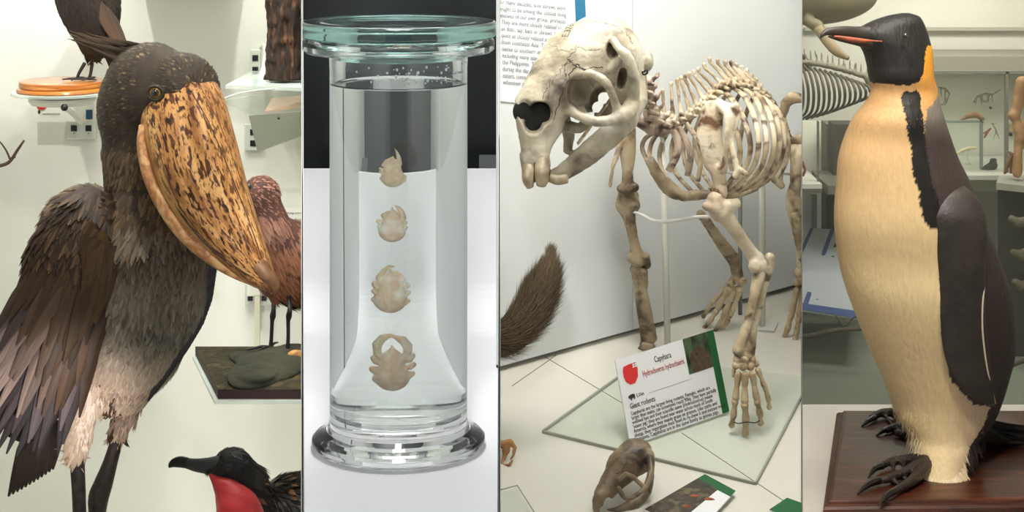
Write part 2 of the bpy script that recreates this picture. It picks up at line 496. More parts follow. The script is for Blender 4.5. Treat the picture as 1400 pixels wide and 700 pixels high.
def plume(mb, V, F, n, flow, size, colf, keep=None, lift=.18, curl=.12, seed=1, out=.0, tip=.6, rows=4):
    """scatter n overlapping feathers over a mesh surface"""
    rg = np.random.default_rng(seed); V = np.asarray(V); F = np.asarray([f if len(f)==4 else (*f,f[-1]) for f in F])
    a = V[F[:,0]]; b = V[F[:,1]]; c = V[F[:,2]]; d = V[F[:,3]]
    nn = np.cross(c-a, d-b); A = np.linalg.norm(nn,axis=1); cen = (a+b+c+d)/4; nn = nn/(A[:,None]+1e-12)
    if keep is not None:
        k = np.array([keep(p) for p in cen]); A = A*k
    A = A*np.where(nn[:,1]>.35, .15, 1)      # few behind
    A = A/A.sum(); pick = rg.choice(len(F), n, p=A); uu = rg.random((n,2))
    for i,q in enumerate(pick):
        u,v = uu[i]; p = (a[q]*(1-u)+b[q]*u)*(1-v)+(d[q]*(1-u)+c[q]*u)*v
        dr = Vector(flow(p))+Vector(rg.normal(0,.16,3)); nv = Vector(nn[q])
        dr = dr-nv*dr.dot(nv)
        if dr.length<1e-4: continue
        Lw = size(p); L = Lw[0]*(.75+.5*rg.random()); W = Lw[1]*(.75+.5*rg.random())
        c0, c1 = colf(p, rg); feather(mb, Vector(p)-nv*.0015+nv*out, dr, nv, L, W, c0, lift, curl, tip, c1, rows)
def vary(c, rg, a=.2):
    k = 1+a*(rg.random()*2-1); return tuple(x*k for x in c)
# back wall of the case
def bay_wall(name, pxa, da, pxb, db, m, z0=-.30, z1=1.75, th=.03):
    a=Vector(((pxa-700)*da/FP, da-3.5,z0)); b=Vector(((pxb-700)*db/FP, db-3.5,z0)); n = Vector(((a-b).y, (b-a).x,0)).normalized()*th
    if n.y<0: n=-n
    V,F = box8([a,b,b+n,a+n]+[v+Vector((0,0,z1-z0)) for v in (a,b,b+n,a+n)])
    return tag(mesh(name,V,F,m,smooth=False), kind='structure')
B4_=names()
# ================================================================ bay one: mounted birds
M_barewall = mat('case_white', (232,232,222), .55, c2=(222,224,212), ns=2.5)
bay_wall('wall_behind_birds', -14, 4.25, 412.5, 4.25, M_barewall)
bk = Vector
# ---- shoebill
T = 3.4
sb = thing('shoebill', 'big dark brown taxidermy shoebill with a massive mottled beak', 'bird', P(120,930,T))
s = SDF(.0042)
s.ell((205,120,3.36),(62,52,62),12, rot=(0,0,0))
s.ell((250,125,3.33),(50,44,52),14)
s.ell((175,150,3.38),(40,40,48),14)
s.chain([(185,140,3.38,44),(190,200,3.4,50),(196,250,3.41,52),(205,320,3.41,82)],k=16)
s.ell((240,215,3.36),(22,30,45),16)
s.ell((190,376,3.43),(98,88,116),20)
s.ell((176,456,3.45),(76,72,82),24)
s.ell((160,520,3.46),(52,50,40),18)
s.ell((120,320,3.46),(62,60,66),18)
# thighs
s.chain([(128,520,3.42,26),(112,570,3.41,19),(107,610,3.40,12)],k=10)
s.chain([(180,520,3.5,26),(172,556,3.49,19),(164,580,3.48,12)],k=10)
M_bird = mat('skin_brown', (66,56,44), .8, c2=(48,40,32), ns=30)
body = s.build('body', M_bird, sb)
bv = np.array([v.co for v in body.data.vertices]); bf=[tuple(p.vertices) for p in body.data.polygons]
CR = lin
def sb_flow(p):
    x,y = PX(p)
    if y<230:      # from the beak base backwards
        t = max(0,min(1,(y-120)/110)); a = Vector((-(255-x)-20, 8, (135-y)*.5)); a = a.normalized() if a.length else Vector((-1,0,0))
        return a*(1-t)+Vector((-.15,0,-1))*t
    if x<170 and y<520: return Vector((-.35-.3*(170-x)/100,0,-1))
    return Vector((-.15+.3*(x-190)/100,0,-1))
def sb_size(p):
    x,y = PX(p)
    if y<60: return (.012,.003)
    if y<200: return (.014,.0032)
    if y<260: return (.024,.0045)
    if y<400: return (.034,.006)
    return (.038,.0055)
def sb_col(p, rg):
    x,y = PX(p)
    dk = CR((40,33,25)); md = CR((92,78,58)); pale=CR((140,116,82)); grey = CR((112,106,94)); cream = CR((214,190,166))
    if y<190: c = mixc(dk, md, rg.random()*.9); t = mixc(c,pale,.8) if rg.random()<.09 else mixc(c,dk,rg.random())
    elif y<300: c = mixc(CR((56,46,34)), CR((98,80,58)), rg.random()); t = mixc(c, pale, .65 if rg.random()<.22 else 0)
    else:
        k = min(1,max(0,(y-350)/130)); c = mixc(mixc(CR((60,48,34)), CR((98,80,58)), rg.random()), mixc(CR((84,78,68)), CR((150,142,128)), rg.random()), k)
        t = mixc(c, CR((176,166,150)), .4*rg.random())
        if y>460: q=min(1,(y-460)/70); c = mixc(c,cream,q); t=mixc(t,cream,q)
        if y>480 and x>150 and y>535 and x<160: c=t=CR((80,60,45))
    return vary(c,rg), vary(t,rg)
mb = MB()
plume(mb, bv, bf, 14000, sb_flow, sb_size, sb_col, lift=.26, curl=.16, seed=3, tip=.8)
mb.build('plumage', M_feather, sb)
# crest of loose hairs at the back of the crown
mb = MB(); rg = np.random.default_rng(5)
for i in range(70):
    p = P(152+rg.random()*48, 60+rg.random()*28, 3.36+rg.normal(0,.008)); a = (P(100+rg.normal(0,5),49+rg.normal(0,5),3.36)-p)
    feather(mb, p, a, (0,-1,0), a.length*(.55+.5*rg.random()), .0035, vary(CR((52,42,32)),rg,.3), .1,.1,.5,CR((84,66,48)))
mb.build('crest', M_feather, sb)
# near wing: rows of feathers over a swept shell
ws = [(140,262,3.36,22,12),(125,292,3.345,46,20),(110,335,3.335,62,26),(95,390,3.335,68,28),(78,445,3.34,68,24),(62,500,3.35,60,18),(42,555,3.36,42,12),(24,600,3.37,20,6)]
V,F,U,G,C = loft(ws, 30, 28)
wing = mesh('wing', V, F, mat('wing_dark', (52,40,30), .7), sb)
wat = grid_sampler(G, C)
mb = MB(); rg = np.random.default_rng(11)
def wing_pt(px, py):   # front surface of the wing shell
    yy = [r[1] for r in ws]; cx = np.interp(py, yy, [r[0] for r in ws]); hw = np.interp(py, yy, [r[3] for r in ws]); dp = np.interp(py, yy, [r[4] for r in ws]); d=np.interp(py, yy, [r[2] for r in ws])
    t = max(-1,min(1,(px-cx)/hw)); return P(px,py,d-dp*d/FP*math.sqrt(max(0,1-t*t))-.002), t
def row(y0, n, L, W, tcol, inset=.92, dx=0, slant=None, lift=.05, jit=4, tipc=None, x0=-1, x1=1, drop=0):
    yy = [r[1] for r in ws]
    for i in range(n):
        t = x0+(x1-x0)*(i+.5)/n
        py = y0+drop*abs(t)+rg.normal(0,jit); cx = np.interp(py, yy, [r[0] for r in ws]); hw = np.interp(py, yy, [r[3] for r in ws])
        px = cx+t*hw*inset+rg.normal(0,1.5)
        p,_ = wing_pt(px,py)
        ddir = Vector((-.42-.22*(-t)+rg.normal(0,.05) if slant is None else slant+rg.normal(0,.05), -.02, -1))
        nrm = Vector((t*.7,-1,.15))
        c = vary(tcol(px,py),rg,.25); tc = tipc(px,py) if tipc else c
        feather(mb, p-Vector((0,.0009*(500-0)/500,0)), ddir, nrm, S(L)*(.9+.2*rg.random()), S(W), c, lift, .05, .42, vary(tc,rg,.25), 7)
plume(mb, V[:-2], [f for f in F if len(f)==4], 900, lambda p: Vector((-.35,0,-1)), lambda p:(.045,.009), lambda p,r:(vary(mixc(CR((34,25,18)),CR((66,48,34)),r.random()),r,.3),vary(CR((92,70,48)) if r.random()<.3 else CR((52,38,26)),r,.3)), keep=lambda p: 1. if PX(p)[1]<345 else 0., seed=77)
dkb = lambda x,y: mixc(CR((44,32,22)), CR((86,62,40)), rg.random()*.8)
def lowc(x,y):  # paler lower left and tips: part feather colour, part painted light
    k = max(0,min(1,(110-x)/110))*max(0,min(1,(y-370)/120)); return mixc(dkb(x,y), CR((186,168,168)), k*.85)
row(520, 9, 105, 10, lambda x,y: CR((54,50,54)), dx=0, lift=.02, tipc=lambda x,y: CR((64,58,60)))
row(490, 10, 110, 11, lambda x,y: mixc(CR((70,62,64)),CR((120,108,112)),rg.random()*.7), lift=.02)
row(455, 11, 110, 12, lowc, tipc=lambda x,y: mixc(lowc(x,y), CR((206,182,164)), .5*max(0,min(1,(100-x)/70))))
row(415, 11, 105, 13, lowc, tipc=lambda x,y: mixc(lowc(x,y), CR((190,170,158)), .4*max(0,min(1,(100-x)/70))))
row(380, 11, 95, 13, lowc)
row(350, 11, 85, 13, dkb, tipc=lambda x,y: CR((60,44,30)))
row(325, 10, 70, 12, dkb)
row(300, 9, 58, 11, dkb, tipc=lambda x,y: CR((104,76,46)))
row(283, 8, 46, 10, dkb, tipc=lambda x,y: CR((120,90,56)))
row(268, 7, 36, 8, dkb, tipc=lambda x,y: CR((118,90,58)))
mb.build('wing_feathers', M_feather, sb)
# inner wing shield: rounded coverts overlapping the breast
mb = MB()
for k in range(60):
    t = k/59; a = rg.random()
    py = 300+110*t; px = 118+34*math.sin(math.pi*min(1,t*1.05+.1))*(.2+a)+6*t
    p,_ = wing_pt(min(px,168),py); p = p+Vector((0,-.012-.004*a,0))
    feather(mb, p, Vector((-.05-.35*t,-.02,-1)), Vector((.5,-1,.2)), S(58+30*t), S(11), vary(mixc(CR((52,38,26)),CR((96,68,38)),rg.random()*(1-t)),rg,.3), .04,.06,.45, vary(CR((78,58,34)),rg,.3), 6)
mb.build('covert_feathers', M_feather, sb)
# far wing edge showing down the right flank
mb = MB()
for k in range(26):
    t = k/25; py = 345+150*t; px = float(np.interp(py,[345,400,430,460,500],[296,288,277,259,230]))-8
    p = P(px+10,py,3.405-.0*t)
    feather(mb, p, Vector((-.62,-.0,-1)), Vector((.6,-1,.1)), S(62), S(9), vary(mixc(CR((44,42,44)),CR((70,68,72)),rg.random()),rg,.2),.02,.03,.45,CR((38,36,40)),6)
    if k%2==0: feather(mb, P(px-6,py+4,3.40), Vector((-.55,-.0,-1)), Vector((.6,-1,.1)), S(46), S(7), vary(CR((120,104,84)),rg,.2),.02,.03,.45,CR((150,130,104)),6)
mb.build('far_wing_feathers', M_featherD, sb)
# tail
mb = MB()
for k in range(12):
    t = k/11; feather(mb, P(42+46*t-8*t,588-14*t,3.5+.01*t), Vector((-.34+.22*t,.03,-1)), Vector((.2,-1,.1)), S(98-28*t), S(12), vary(CR((50,42,34)),rg,.3),.02,.04,.4,vary(CR((60,50,40)),rg,.2),7)
mb.build('tail', M_feather, sb)
# thigh fluff
mb = MB()
def fl(p): return Vector((-.25,-.1,-1))
def tc(p,rg_):
    x,y=PX(p); c = CR((240,222,204)) if x<138 else CR((150,122,100)); return vary(c,rg_,.14), vary(mixc(c,(1,1,1),.15),rg_,.1)
plume(mb, bv, bf, 1500, fl, lambda p:(.022,.0022), tc, keep=lambda p:(1. if 528<PX(p)[1]<618 else 0.), lift=.35,curl=.1,seed=9,tip=.9)
mb.build('thigh_fluff', mat('fluff', (255,255,255), .9, vcol=True), sb)
M_leg = mat('scaly_leg', (44,38,36), .5, c2=(70,58,50), ns=60, bump=.6, bs=140)
for pts in ([(104,606,3.40,11),(106,640,3.40,10),(108,680,3.40,9.5),(109,720,3.40,9.5),(110,800,3.40,10),(112,905,3.40,10),(114,927,3.40,13)],
            [(165,572,3.48,8),(161,596,3.48,8.5),(151,632,3.47,10),(141,662,3.465,13),(134,684,3.46,14),(133,720,3.46,10),(131,790,3.46,10),(131,880,3.46,10),(130,905,3.46,13)]):
    V,F,U = tube(pts, n=14, rows=30); mesh('leg', V, F, M_leg, sb, uv=U)
    e = pts[-1]; mb2 = MB()
    for a in (-50,-8,32,150):
        q = P(e[0],e[1],e[2]); dr = Vector((math.sin(math.radians(a)), -math.cos(math.radians(a)),0))
        V,F,U = tube([(*q,.011),(*(q+dr*.05+Vector((0,0,-.004))),.008),(*(q+dr*.1+Vector((0,0,-.01))),.004)], world=True, rows=8, n=8)[:3]; mb2.add(V,F)
    mb2.build('foot', M_leg, sb)
V,F,U = tube([(170,560,3.49,3),(150,557,3.47,2.5),(134,570,3.45,2)],n=8); mesh('leg_wire', V,F, mat('bare_quill',(150,120,130),.6), sb)
# beak
bst = [(236,142,3.30,30,34),(243,168,3.285,46,44),(252,200,3.27,56,48),(266,235,3.255,58,48),(286,275,3.24,54,44),(308,312,3.225,44,36),(330,345,3.21,33,28),(350,370,3.2,22,20),(364,386,3.195,10,11),(368,396,3.195,4,5)]
bst = [(244,132,3.335,52,26),(247,142,3.318,57,36),(251,158,3.300,60,44),(259,190,3.275,61,48),(271,230,3.255,60,50),(288,270,3.24,54,46),(309,308,3.225,45,38),(331,342,3.21,34,30),(350,368,3.20,24,22),(365,386,3.195,14,14),(372,396,3.195,4,5)]
def bshape(v, th):
    # ridge (culmen) towards the right front, with a shallow groove beside it
    a = th; r = 1.0
    r += .10*math.exp(-((math.atan2(math.sin(a-1.05),math.cos(a-1.05)))/.16)**2)*(1-v*.3)
    r -= .07*math.exp(-((math.atan2(math.sin(a-1.42),math.cos(a-1.42)))/.12)**2)
    return r
def beak_mat():
    m, nt, b = new_mat('mottled_horn'); N=nt.nodes; L=nt.links
    uv = N.new('ShaderNodeUVMap')
    def nz(sx,sy,sc,det=3,dist=.3,off=0):
        mp = N.new('ShaderNodeMapping'); mp.inputs['Scale'].default_value=(sx,sy,1); mp.inputs['Location'].default_value=(off,off*.7,0); L.new(uv.outputs[0],mp.inputs[0])
        n = N.new('ShaderNodeTexNoise'); n.inputs['Scale'].default_value=sc; n.inputs['Detail'].default_value=det; n.inputs['Distortion'].default_value=dist; L.new(mp.outputs[0],n.inputs['Vector']); return n.outputs['Fac']
    def ramp(x, stops):
        r = N.new('ShaderNodeValToRGB'); L.new(x, r.inputs['Fac']); e=r.color_ramp.elements
        while len(e)<len(stops): e.new(.5)
        for q,(p,c) in zip(e,stops): q.position=p; q.color=c
        return r.outputs['Color']
    def mix(f,a,c):
        x=N.new('ShaderNodeMix'); x.data_type='RGBA'; L.new(f,x.inputs['Factor']); L.new(a,x.inputs['A']); L.new(c,x.inputs['B']); return x.outputs['Result']
    base = ramp(nz(10,3,1.6,7,.8), [(.3,rgba((132,84,44))),(.5,rgba((190,138,80))),(.7,rgba((214,170,112)))])
    sp = ramp(nz(26,10,2.4,2,.3), [(.515,(0,0,0,1)),(.58,(1,1,1,1))])
    fine = ramp(nz(60,20,2.4,2,.2,4), [(.55,(0,0,0,1)),(.64,(.8,.8,.8,1))])
    dark = ramp(nz(8,8,6,4,0,9), [(.35,rgba((36,20,12))),(.65,rgba((96,52,28)))])
    # fewer spots on the lower mandible side, more on the face of the bill
    sx = N.new('ShaderNodeSeparateXYZ'); L.new(uv.outputs[0], sx.inputs[0])
    msk = ramp(sx.outputs[0], [(.08,(.75,.75,.75,1)),(.16,(1,1,1,1)),(.36,(1,1,1,1)),(.42,(.12,.12,.12,1))])
    def mul(a,c):
        q=N.new('ShaderNodeMath'); q.operation='MULTIPLY'; L.new(a,q.inputs[0]); L.new(c,q.inputs[1]); return q.outputs[0]
    c1 = mix(mul(sp,msk), base, dark); c2_ = mix(mul(fine,msk), c1, dark)
    tipm = ramp(sx.outputs[1], [(.86,(0,0,0,1)),(.97,(.8,.8,.8,1))])
    dk = N.new('ShaderNodeRGB'); dk.outputs[0].default_value = rgba((84,58,40))
    c3_ = mix(tipm, c2_, dk.outputs[0]); L.new(c3_, b.inputs['Base Color'])
    b.inputs['Roughness'].default_value=.52; b.inputs['Specular IOR Level'].default_value=.3; bp = N.new('ShaderNodeBump'); bp.inputs['Strength'].default_value=.35; bp.inputs['Distance'].default_value=.004
    L.new(nz(30,6,2,4,.2,2), bp.inputs['Height']); L.new(bp.outputs['Normal'], b.inputs['Normal']); return m
M_horn = beak_mat()
V,F,U,G,C = loft(bst, 60, 64, shape=bshape)
mesh('beak', V, F, M_horn, sb, uv=U)
# hook at the tip and the mouth line
V,F,U = tube([(352,362,3.19,14),(366,378,3.185,11),(376,390,3.19,7),(374,402,3.195,2.5)], n=14, rows=20); mesh('beak_hook', V,F, mat('hook_horn',(136,98,62),.5,c2=(92,62,40),ns=40), sb)
lm = [(196,172,3.275,6,9),(195,200,3.262,8,10),(205,240,3.245,10,12),(222,276,3.232,11,12),(246,312,3.22,11,12),(276,342,3.21,10,10),(308,366,3.2,8,8),(338,382,3.195,6,6),(360,390,3.195,3,3)]
V,F,U,_,_ = loft(lm, 40, 20); mesh('lower_mandible', V,F, mat('pale_horn',(206,160,104),.45,c2=(160,104,58),ns=30,c3=(224,184,130),bump=.3), sb)
from mathutils.bvhtree import BVHTree
bk_=bpy.data.objects['beak']; bvB=BVHTree.FromPolygons([v.co.copy() for v in bk_.data.vertices],[tuple(p.vertices) for p in bk_.data.polygons])
M_gr=mat('groove_brown',(70,40,22),.6)
def on_beak(pts,w):
    o_=[]
    for x,y in catmull(pts,50):
        h=bvB.ray_cast(Vector((0,-3.5,CH)),(P(x,y,3.3)-Vector((0,-3.5,CH))).normalized())
        if h[0]: o_.append((*(h[0]-h[1]*w*.45),w))
    if len(o_)>3: V,F,U=tube(o_,world=True,rows=len(o_),n=6); mesh('groove',V,F,M_gr,bk_)
on_beak([(262,126),(284,165),(306,215),(330,275),(350,330),(364,372)],.0016); on_beak([(276,122),(298,165),(318,215),(340,275),(358,330),(369,370)],.0011)
on_beak([(214,182),(224,230),(246,282),(280,328),(316,360),(346,380)],.0012)
V,F,U = tube([(206,168,3.252,1.2),(212,205,3.232,1.4),(224,245,3.216,1.4),(246,290,3.2,1.4),(278,330,3.188,1.3),(318,364,3.18,1.2),(352,384,3.178,1)], n=8, rows=40); mesh('mouth_line', V,F, mat('mouth_dark',(58,34,22),.7), sb)
# eye
e = thing('eye', None, None); e.parent = sb; e.location=(0,0,0)
def eye(par, px, py, d, r, iris, lid=None, rel=True):
    c = P(px,py,d); q = S(r,d)
    o = MB().add(*sphere(c,q,20,14)).build('eye', mat('eye_iris_'+par.name, iris, .12, coat=1), par)
    dirv = Vector((-c.x*.0+.0, -1, .12)).normalized()
    pu = MB().add(*sphere(c+dirv*q*.50, q*.66,16,12)).build('pupil', mat('pupil_black',(6,6,6),.05,coat=1), par); 
    if lid:
        V,F = [],[]
        n=28
        pts=[(*(c+Vector((math.cos(a)*q*1.12, -q*.45, math.sin(a)*q*.98))), q*.28) for a in np.linspace(0,2*math.pi,n)]
        V,F,U = tube(pts, world=True, rows=n*2, n=8); mesh('eyelid', V,F, lid, par)
    return o
bpy.data.objects.remove(e)
eye(sb, 213,127,3.270, 9.5, (124,96,30), mat('eyelid_skin',(46,38,30),.6,bump=.4))
# ---- crow-like dark bird at the top left, on a wooden disc
ck = thing('dark_bird', 'dark brown perched bird cut off at the top, standing on the wooden disc', 'bird', P(118,108,3.95))
V,F,U,G,C = loft([(100,-75,3.95,24,22),(112,-45,3.95,42,36),(120,-5,3.95,44,38),(128,35,3.95,35,32),(128,62,3.95,22,22),(124,78,3.95,9,10)], 34, 26)
mesh('body', V,F, mat('body_black_brown',(34,26,20),.8), ck)
mb=MB(); plume(mb, V[:-2], [f for f in F if len(f)==4], 2200, lambda p: Vector((.25,0,-1)), lambda p:(.026,.005), lambda p,r:(vary(CR((32,24,19)),r,.4),vary(CR((44,33,25)),r,.4)), seed=21)
for k in range(22):
    t=k/21; feather(mb, P(112+38*t,-20+34*t,3.9), Vector((.55-.1*t,0,-1)), Vector((.2,-1,0)), S(86,3.9), S(6,3.9), vary(CR((56,42,32)),rg,.4),.02,.03,.4,CR((84,62,44)),6)
mb.build('plumage', M_feather, ck)
V,F,U,_,_ = loft([(64,-30,3.95,2,2),(78,-62,3.95,9,9),(94,-84,3.95,17,16),(112,-80,3.95,18,16)],20,16); mesh('head',V,F,mat('head_black_brown',(30,24,20),.8),ck)
mb=MB()
for k in range(9):
    t=k/8; feather(mb, P(140+9*t,55+8*t,3.96), Vector((.28+.25*t,0,-1)), Vector((0,-1,0)), S(44,3.95), S(5,3.95), vary(CR((32,25,20)),rg,.3),.02,.03,.4,None,6)
mb.build('tail', M_feather, ck)
M_legb = mat('thin_leg', (42,32,26), .6)
for x,x2 in ((116,106),(126,122)):
    V,F,U = tube([(x,86,3.95,2.6),(x2+2,100,3.95,2.2),(x2,107,3.95,2.4)],n=8); m_=MB().add(V,F)
    q=P(x2,107.5,3.95)
    for a in (-60,-10,40,170):
        dr=Vector((math.sin(math.radians(a)),-math.cos(math.radians(a)),0)); V,F,U=tube([(*q,.003),(*(q+dr*.016+Vector((0,0,.001))),.0026),(*(q+dr*.034),.0014)],world=True,n=6,rows=6); m_.add(V,F)
    m_.build('leg', M_legb, ck)
def disc(name, px, py, d, rx, thick, m, par=None, prof=None, lab=None):
    c = P(px,py,d); r=S(rx,d)
    pr = prof(r,c.z) if prof else [(0,c.z),(r,c.z),(r,c.z-thick),(0,c.z-thick)]
    return lathe(pr, c.x, c.y, 72, m, name, par)
M_pine = mat('varnished_pine', (196,122,42), .28, c2=(160,86,24), ns=9, c3=(214,146,66), stretch=(1,1,14), coat=.6)
dk_ = thing('wooden_disc', 'round varnished orange wooden base held on a clear shelf', 'stand', P(85,130,3.95))
c=P(85,110,3.95); r=S(60,3.95); t_=S(6.6,3.95)
lathe([(0,c.z),(r*.92,c.z),(r*.955,c.z-t_*.12),(r*.96,c.z-t_*1.1),(r*.93,c.z-t_*1.25),(r*1.0,c.z-t_*1.5),(r*1.02,c.z-t_*2.0),(r*.99,c.z-t_*2.2),(0,c.z-t_*2.2)], c.x,c.y,72,M_pine,'disc',dk_)
for o in list(dk_.children): o.name='base'
ac = thing('round_shelf', 'round clear shelf with white fixings under the wooden disc', 'shelf', P(85,140,3.95))
r2=S(68,3.95); z2=c.z-t_*2.25
lathe([(0,z2),(r2,z2),(r2,z2-.006),(0,z2-.006)],c.x,c.y,72,M_edge,'shelf_plate',ac)
lathe([(0,z2-.012),(r2*.66,z2-.012),(r2*.66,z2-.02),(r2*.6,z2-.028),(0,z2-.028)],c.x,c.y,48,mat('fixing_white',(226,226,214),.45),'fixing_plate',ac)
M_plast = mat('fitting_white',(228,228,216),.4); M_fix2=mat('socket_pale',(206,210,200),.45)
V,F,U = tube([(88,147,3.86,3.5),(100,156,3.96,3.5),(112,168,4.2,3.5)],n=10); mesh('bracket_arm',V,F,M_plast,ac)
MB().add(*sphere(P(88,147,3.855),S(5,3.9),12,8)).build('screw',M_black,ac)
def lbl(root, q, m=M_plast, th=.002): return slab('card', q, th, (0,1,0), m, root)
def socket_plate(lab, x, y, d=4.235, w=38, h=24, group=None, tall=False):
    o = thing('wall_socket', lab, 'wall socket', P(x+w/2,y+h,d), group)
    a=P(x,y,d); b=P(x+w,y+h,d)
    box('plate', a.x,b.x,a.y,a.y+.012,b.z,a.z, M_fix2, o, .0015)
    for k in ((.25,.4),(.75,.4)) if not tall else ((.5,.3),(.5,.72)):
        cx=x+w*k[0]; cy=y+h*k[1]; p=P(cx,cy,d-.001); g=S(4,d)
        box('fixing_hole', p.x-g,p.x+g,p.y-.001,p.y+.002,p.z-g,p.z+g, M_black, o)
        if not tall:
            p=P(cx,cy+7,d-.001); MB().add(*sphere(p,S(.8,d),6,4)).build('screw', M_black, o)
    return o
socket_plate('white square fixing plate on the wall below the dark bird label', 91,165, w=40, h=26)
# the small label and its red drop, behind the disc
lb = thing('specimen_label', 'small white label with a red mark under the round shelf', 'label', P(90,168,4.2))
a,b,c_,d_=P(48,166,4.2),P(128,166,4.2),P(128,138,4.2),P(48,138,4.2)
slab('card',[a,b,c_,d_],.003,(0,1,0),M_plast,lb)
V,F=sphere(P(57,145,4.197),S(7,4.2),20,6,(1,.08,.75)); MB().add(V,F).build('red_drop',M_red,lb)
V,F=sphere(P(53.5,153,4.198),S(2.2,4.2),10,6,(.8,.1,1.3)); MB().add(V,F).build('bird_mark',M_ink,lb)
q=P(123,152,4.197); box('blue_square', P(118,0,4.2).x,P(127,0,4.2).x,q.y-.001,q.y,P(0,163,4.197).z,P(0,150,4.197).z,M_blue,lb)
text('lettering','ornithorhynch', P(58,157,4.199),(1,0,0),(0,0,1),S(4.2,4.2),M_ink,lb)
text('lettering','hornbill  raven', P(96,152,4.199),(1,0,0),(0,0,1),S(4.2,4.2),M_rtext,lb) if False else None
# twig at the left edge
tw = MB()
for pts in ([(-25,236,3.9,3),(-5,228,3.9,2.6),(12,222,3.9,2.4),(24,205,3.9,2),(33,192,3.9,1.4)],[(14,218,3.9,1.6),(8,205,3.9,1.3),(0,194,3.9,1),(-5,190,3.9,.8)],[(18,212,3.9,1.4),(21,216,3.9,1)]):
    V,F,U=tube(pts,n=8); tw.add(V,F)
tag(tw.build('twig',mat('twig_bark',(66,48,36),.85,c2=(96,76,60),ns=60,bump=.8)),'bare brown twig poking in at the left edge','twig')
# tree trunk, upper right
V,F,U,_,_=loft([(392,-140,4.0,28,26),(393,-60,4.0,28,26),(392,0,4.0,26,26),(392,55,4.0,26,26),(393,108,4.0,29,28)],60,60,shape=lambda v,th: 1+.06*math.sin(th*9+3*math.sin(v*6))+.05*mnoise.noise(Vector((math.cos(th)*3,math.sin(th)*3,v*5))),jit=.006)
tag(mesh('tree_trunk',V,F,mat('trunk_bark',(58,38,22),.9,c2=(26,16,10),ns=10,c3=(112,76,44),stretch=(9,9,1.3),bump=1,bs=18,contrast=(.3,.75))),'dark rugged bark trunk standing on the clear shelf box','tree trunk')
# clear shelf box under the trunk
sh = thing('shelf_box', 'clear angular shelf box with a pale pink panel under the trunk', 'shelf', P(390,200,4.0))
zt=P(0,111,4.0).z
A=[P(300,131,3.85),P(375,110,4.2),P(440,110,4.2),P(440,118,3.85)]
zA=A[0].z
def flat(pts,z): return [Vector((p.x,p.y,z)) for p in pts]
topq=[Vector((P(306,0,3.9).x,.42,zt)),Vector((P(440,0,3.9).x,.36,zt)),Vector((P(440,0,4.23).x,.73,zt)),Vector((P(345,0,4.23).x,.73,zt))]
slab('top_plate',topq,.008,(0,0,-1),M_edge,sh)
slab('pink_panel',[P(362,152,4.12),P(440,140,4.0),P(440,128,4.12),P(372,134,4.2)],.004,(0,0,-1),mat('pale_pink_board',(226,196,172),.6),sh)
slab('front_plate',[P(300,138,3.9),P(342,156,3.94),P(440,132,3.9),P(440,116,3.9)],.004,(0,1,0),M_sheet,sh)
slab('side_gusset',[P(340,158,3.95),P(352,208,4.1),P(440,176,4.0),P(440,150,3.92)],.004,(0,1,0),mat('frosted_gusset',(196,202,184),.4),sh)
MB().add(*sphere(P(381,162,3.95),S(1.6,3.95),8,6)).build('screw',M_black,sh)
V,F,U=tube([(303,136,3.89,1.2),(330,127,3.89,1.2),(375,121,3.89,1.3),(440,116,3.89,1.3)],n=8); mesh('rim',V,F,M_edge,sh)
socket_plate('tall narrow white fixing plate beside the bark trunk',342,68,w=14,h=38,tall=True)
socket_plate('white fixing plate under the clear shelf box',334,170,w=24,h=36,tall=True)
bw=thing('bracket','curved white shelf bracket beside the bark trunk','bracket',P(360,110,4.2))
V,F,U=tube([(356,66,4.2,2),(362,64,4.18,4),(363,80,4.16,5),(360,100,4.12,5),(352,116,4.1,5)],n=10); mesh('arm',V,F,M_fix2,bw)
# ---- hamerkop on a dark board
hk = thing('hamerkop', 'reddish brown bird with thin black legs behind the shoebill beak', 'bird', P(384,470,3.75))
s=SDF(.0045)
s.ell((357,262,3.75),(25,22,22),8); s.chain([(360,275,3.75,22),(372,310,3.75,26),(390,350,3.77,36)],k=10)
s.ell((398,358,3.78),(54,42,58),12,rot=(0,-25,0)); s.ell((430,385,3.82),(44,36,36),14)
s.chain([(372,385,3.75,14),(372,402,3.75,6)],k=8); s.chain([(392,390,3.79,14),(393,410,3.79,6)],k=8)
o=s.build('body',mat('body_red_brown',(96,62,48),.8,c2=(70,44,34),ns=30),hk)
v_=np.array([v.co for v in o.data.vertices]); f_=[tuple(p.vertices) for p in o.data.polygons]
mb=MB(); plume(mb,v_,f_,2600,lambda p: Vector((.5,0,-1)) if PX(p)[1]>290 else Vector((.9,0,-.5)),lambda p:(.03,.0045) if PX(p)[1]>290 else (.014,.0025),
    lambda p,r:(vary(mixc(CR((100,66,50)),CR((140,98,82)),r.random()),r,.25),vary(CR((160,116,98)),r,.3)) if PX(p)[1]<330 else (vary(CR((104,66,46)),r,.35),vary(CR((140,92,62)),r,.3)),seed=31)
mb.build('plumage',M_feather,hk)
V,F,U,_,_=loft([(345,262,3.74,12,9),(325,275,3.74,8,6),(305,290,3.74,5,4),(290,300,3.74,2,2)],16,14); mesh('bill',V,F,mat('bill_black',(30,26,26),.5),hk)
eye(hk,341,255,3.68,4,(30,20,14))
M_bleg=mat('leg_black',(26,26,30),.45,bump=.4,bs=120)
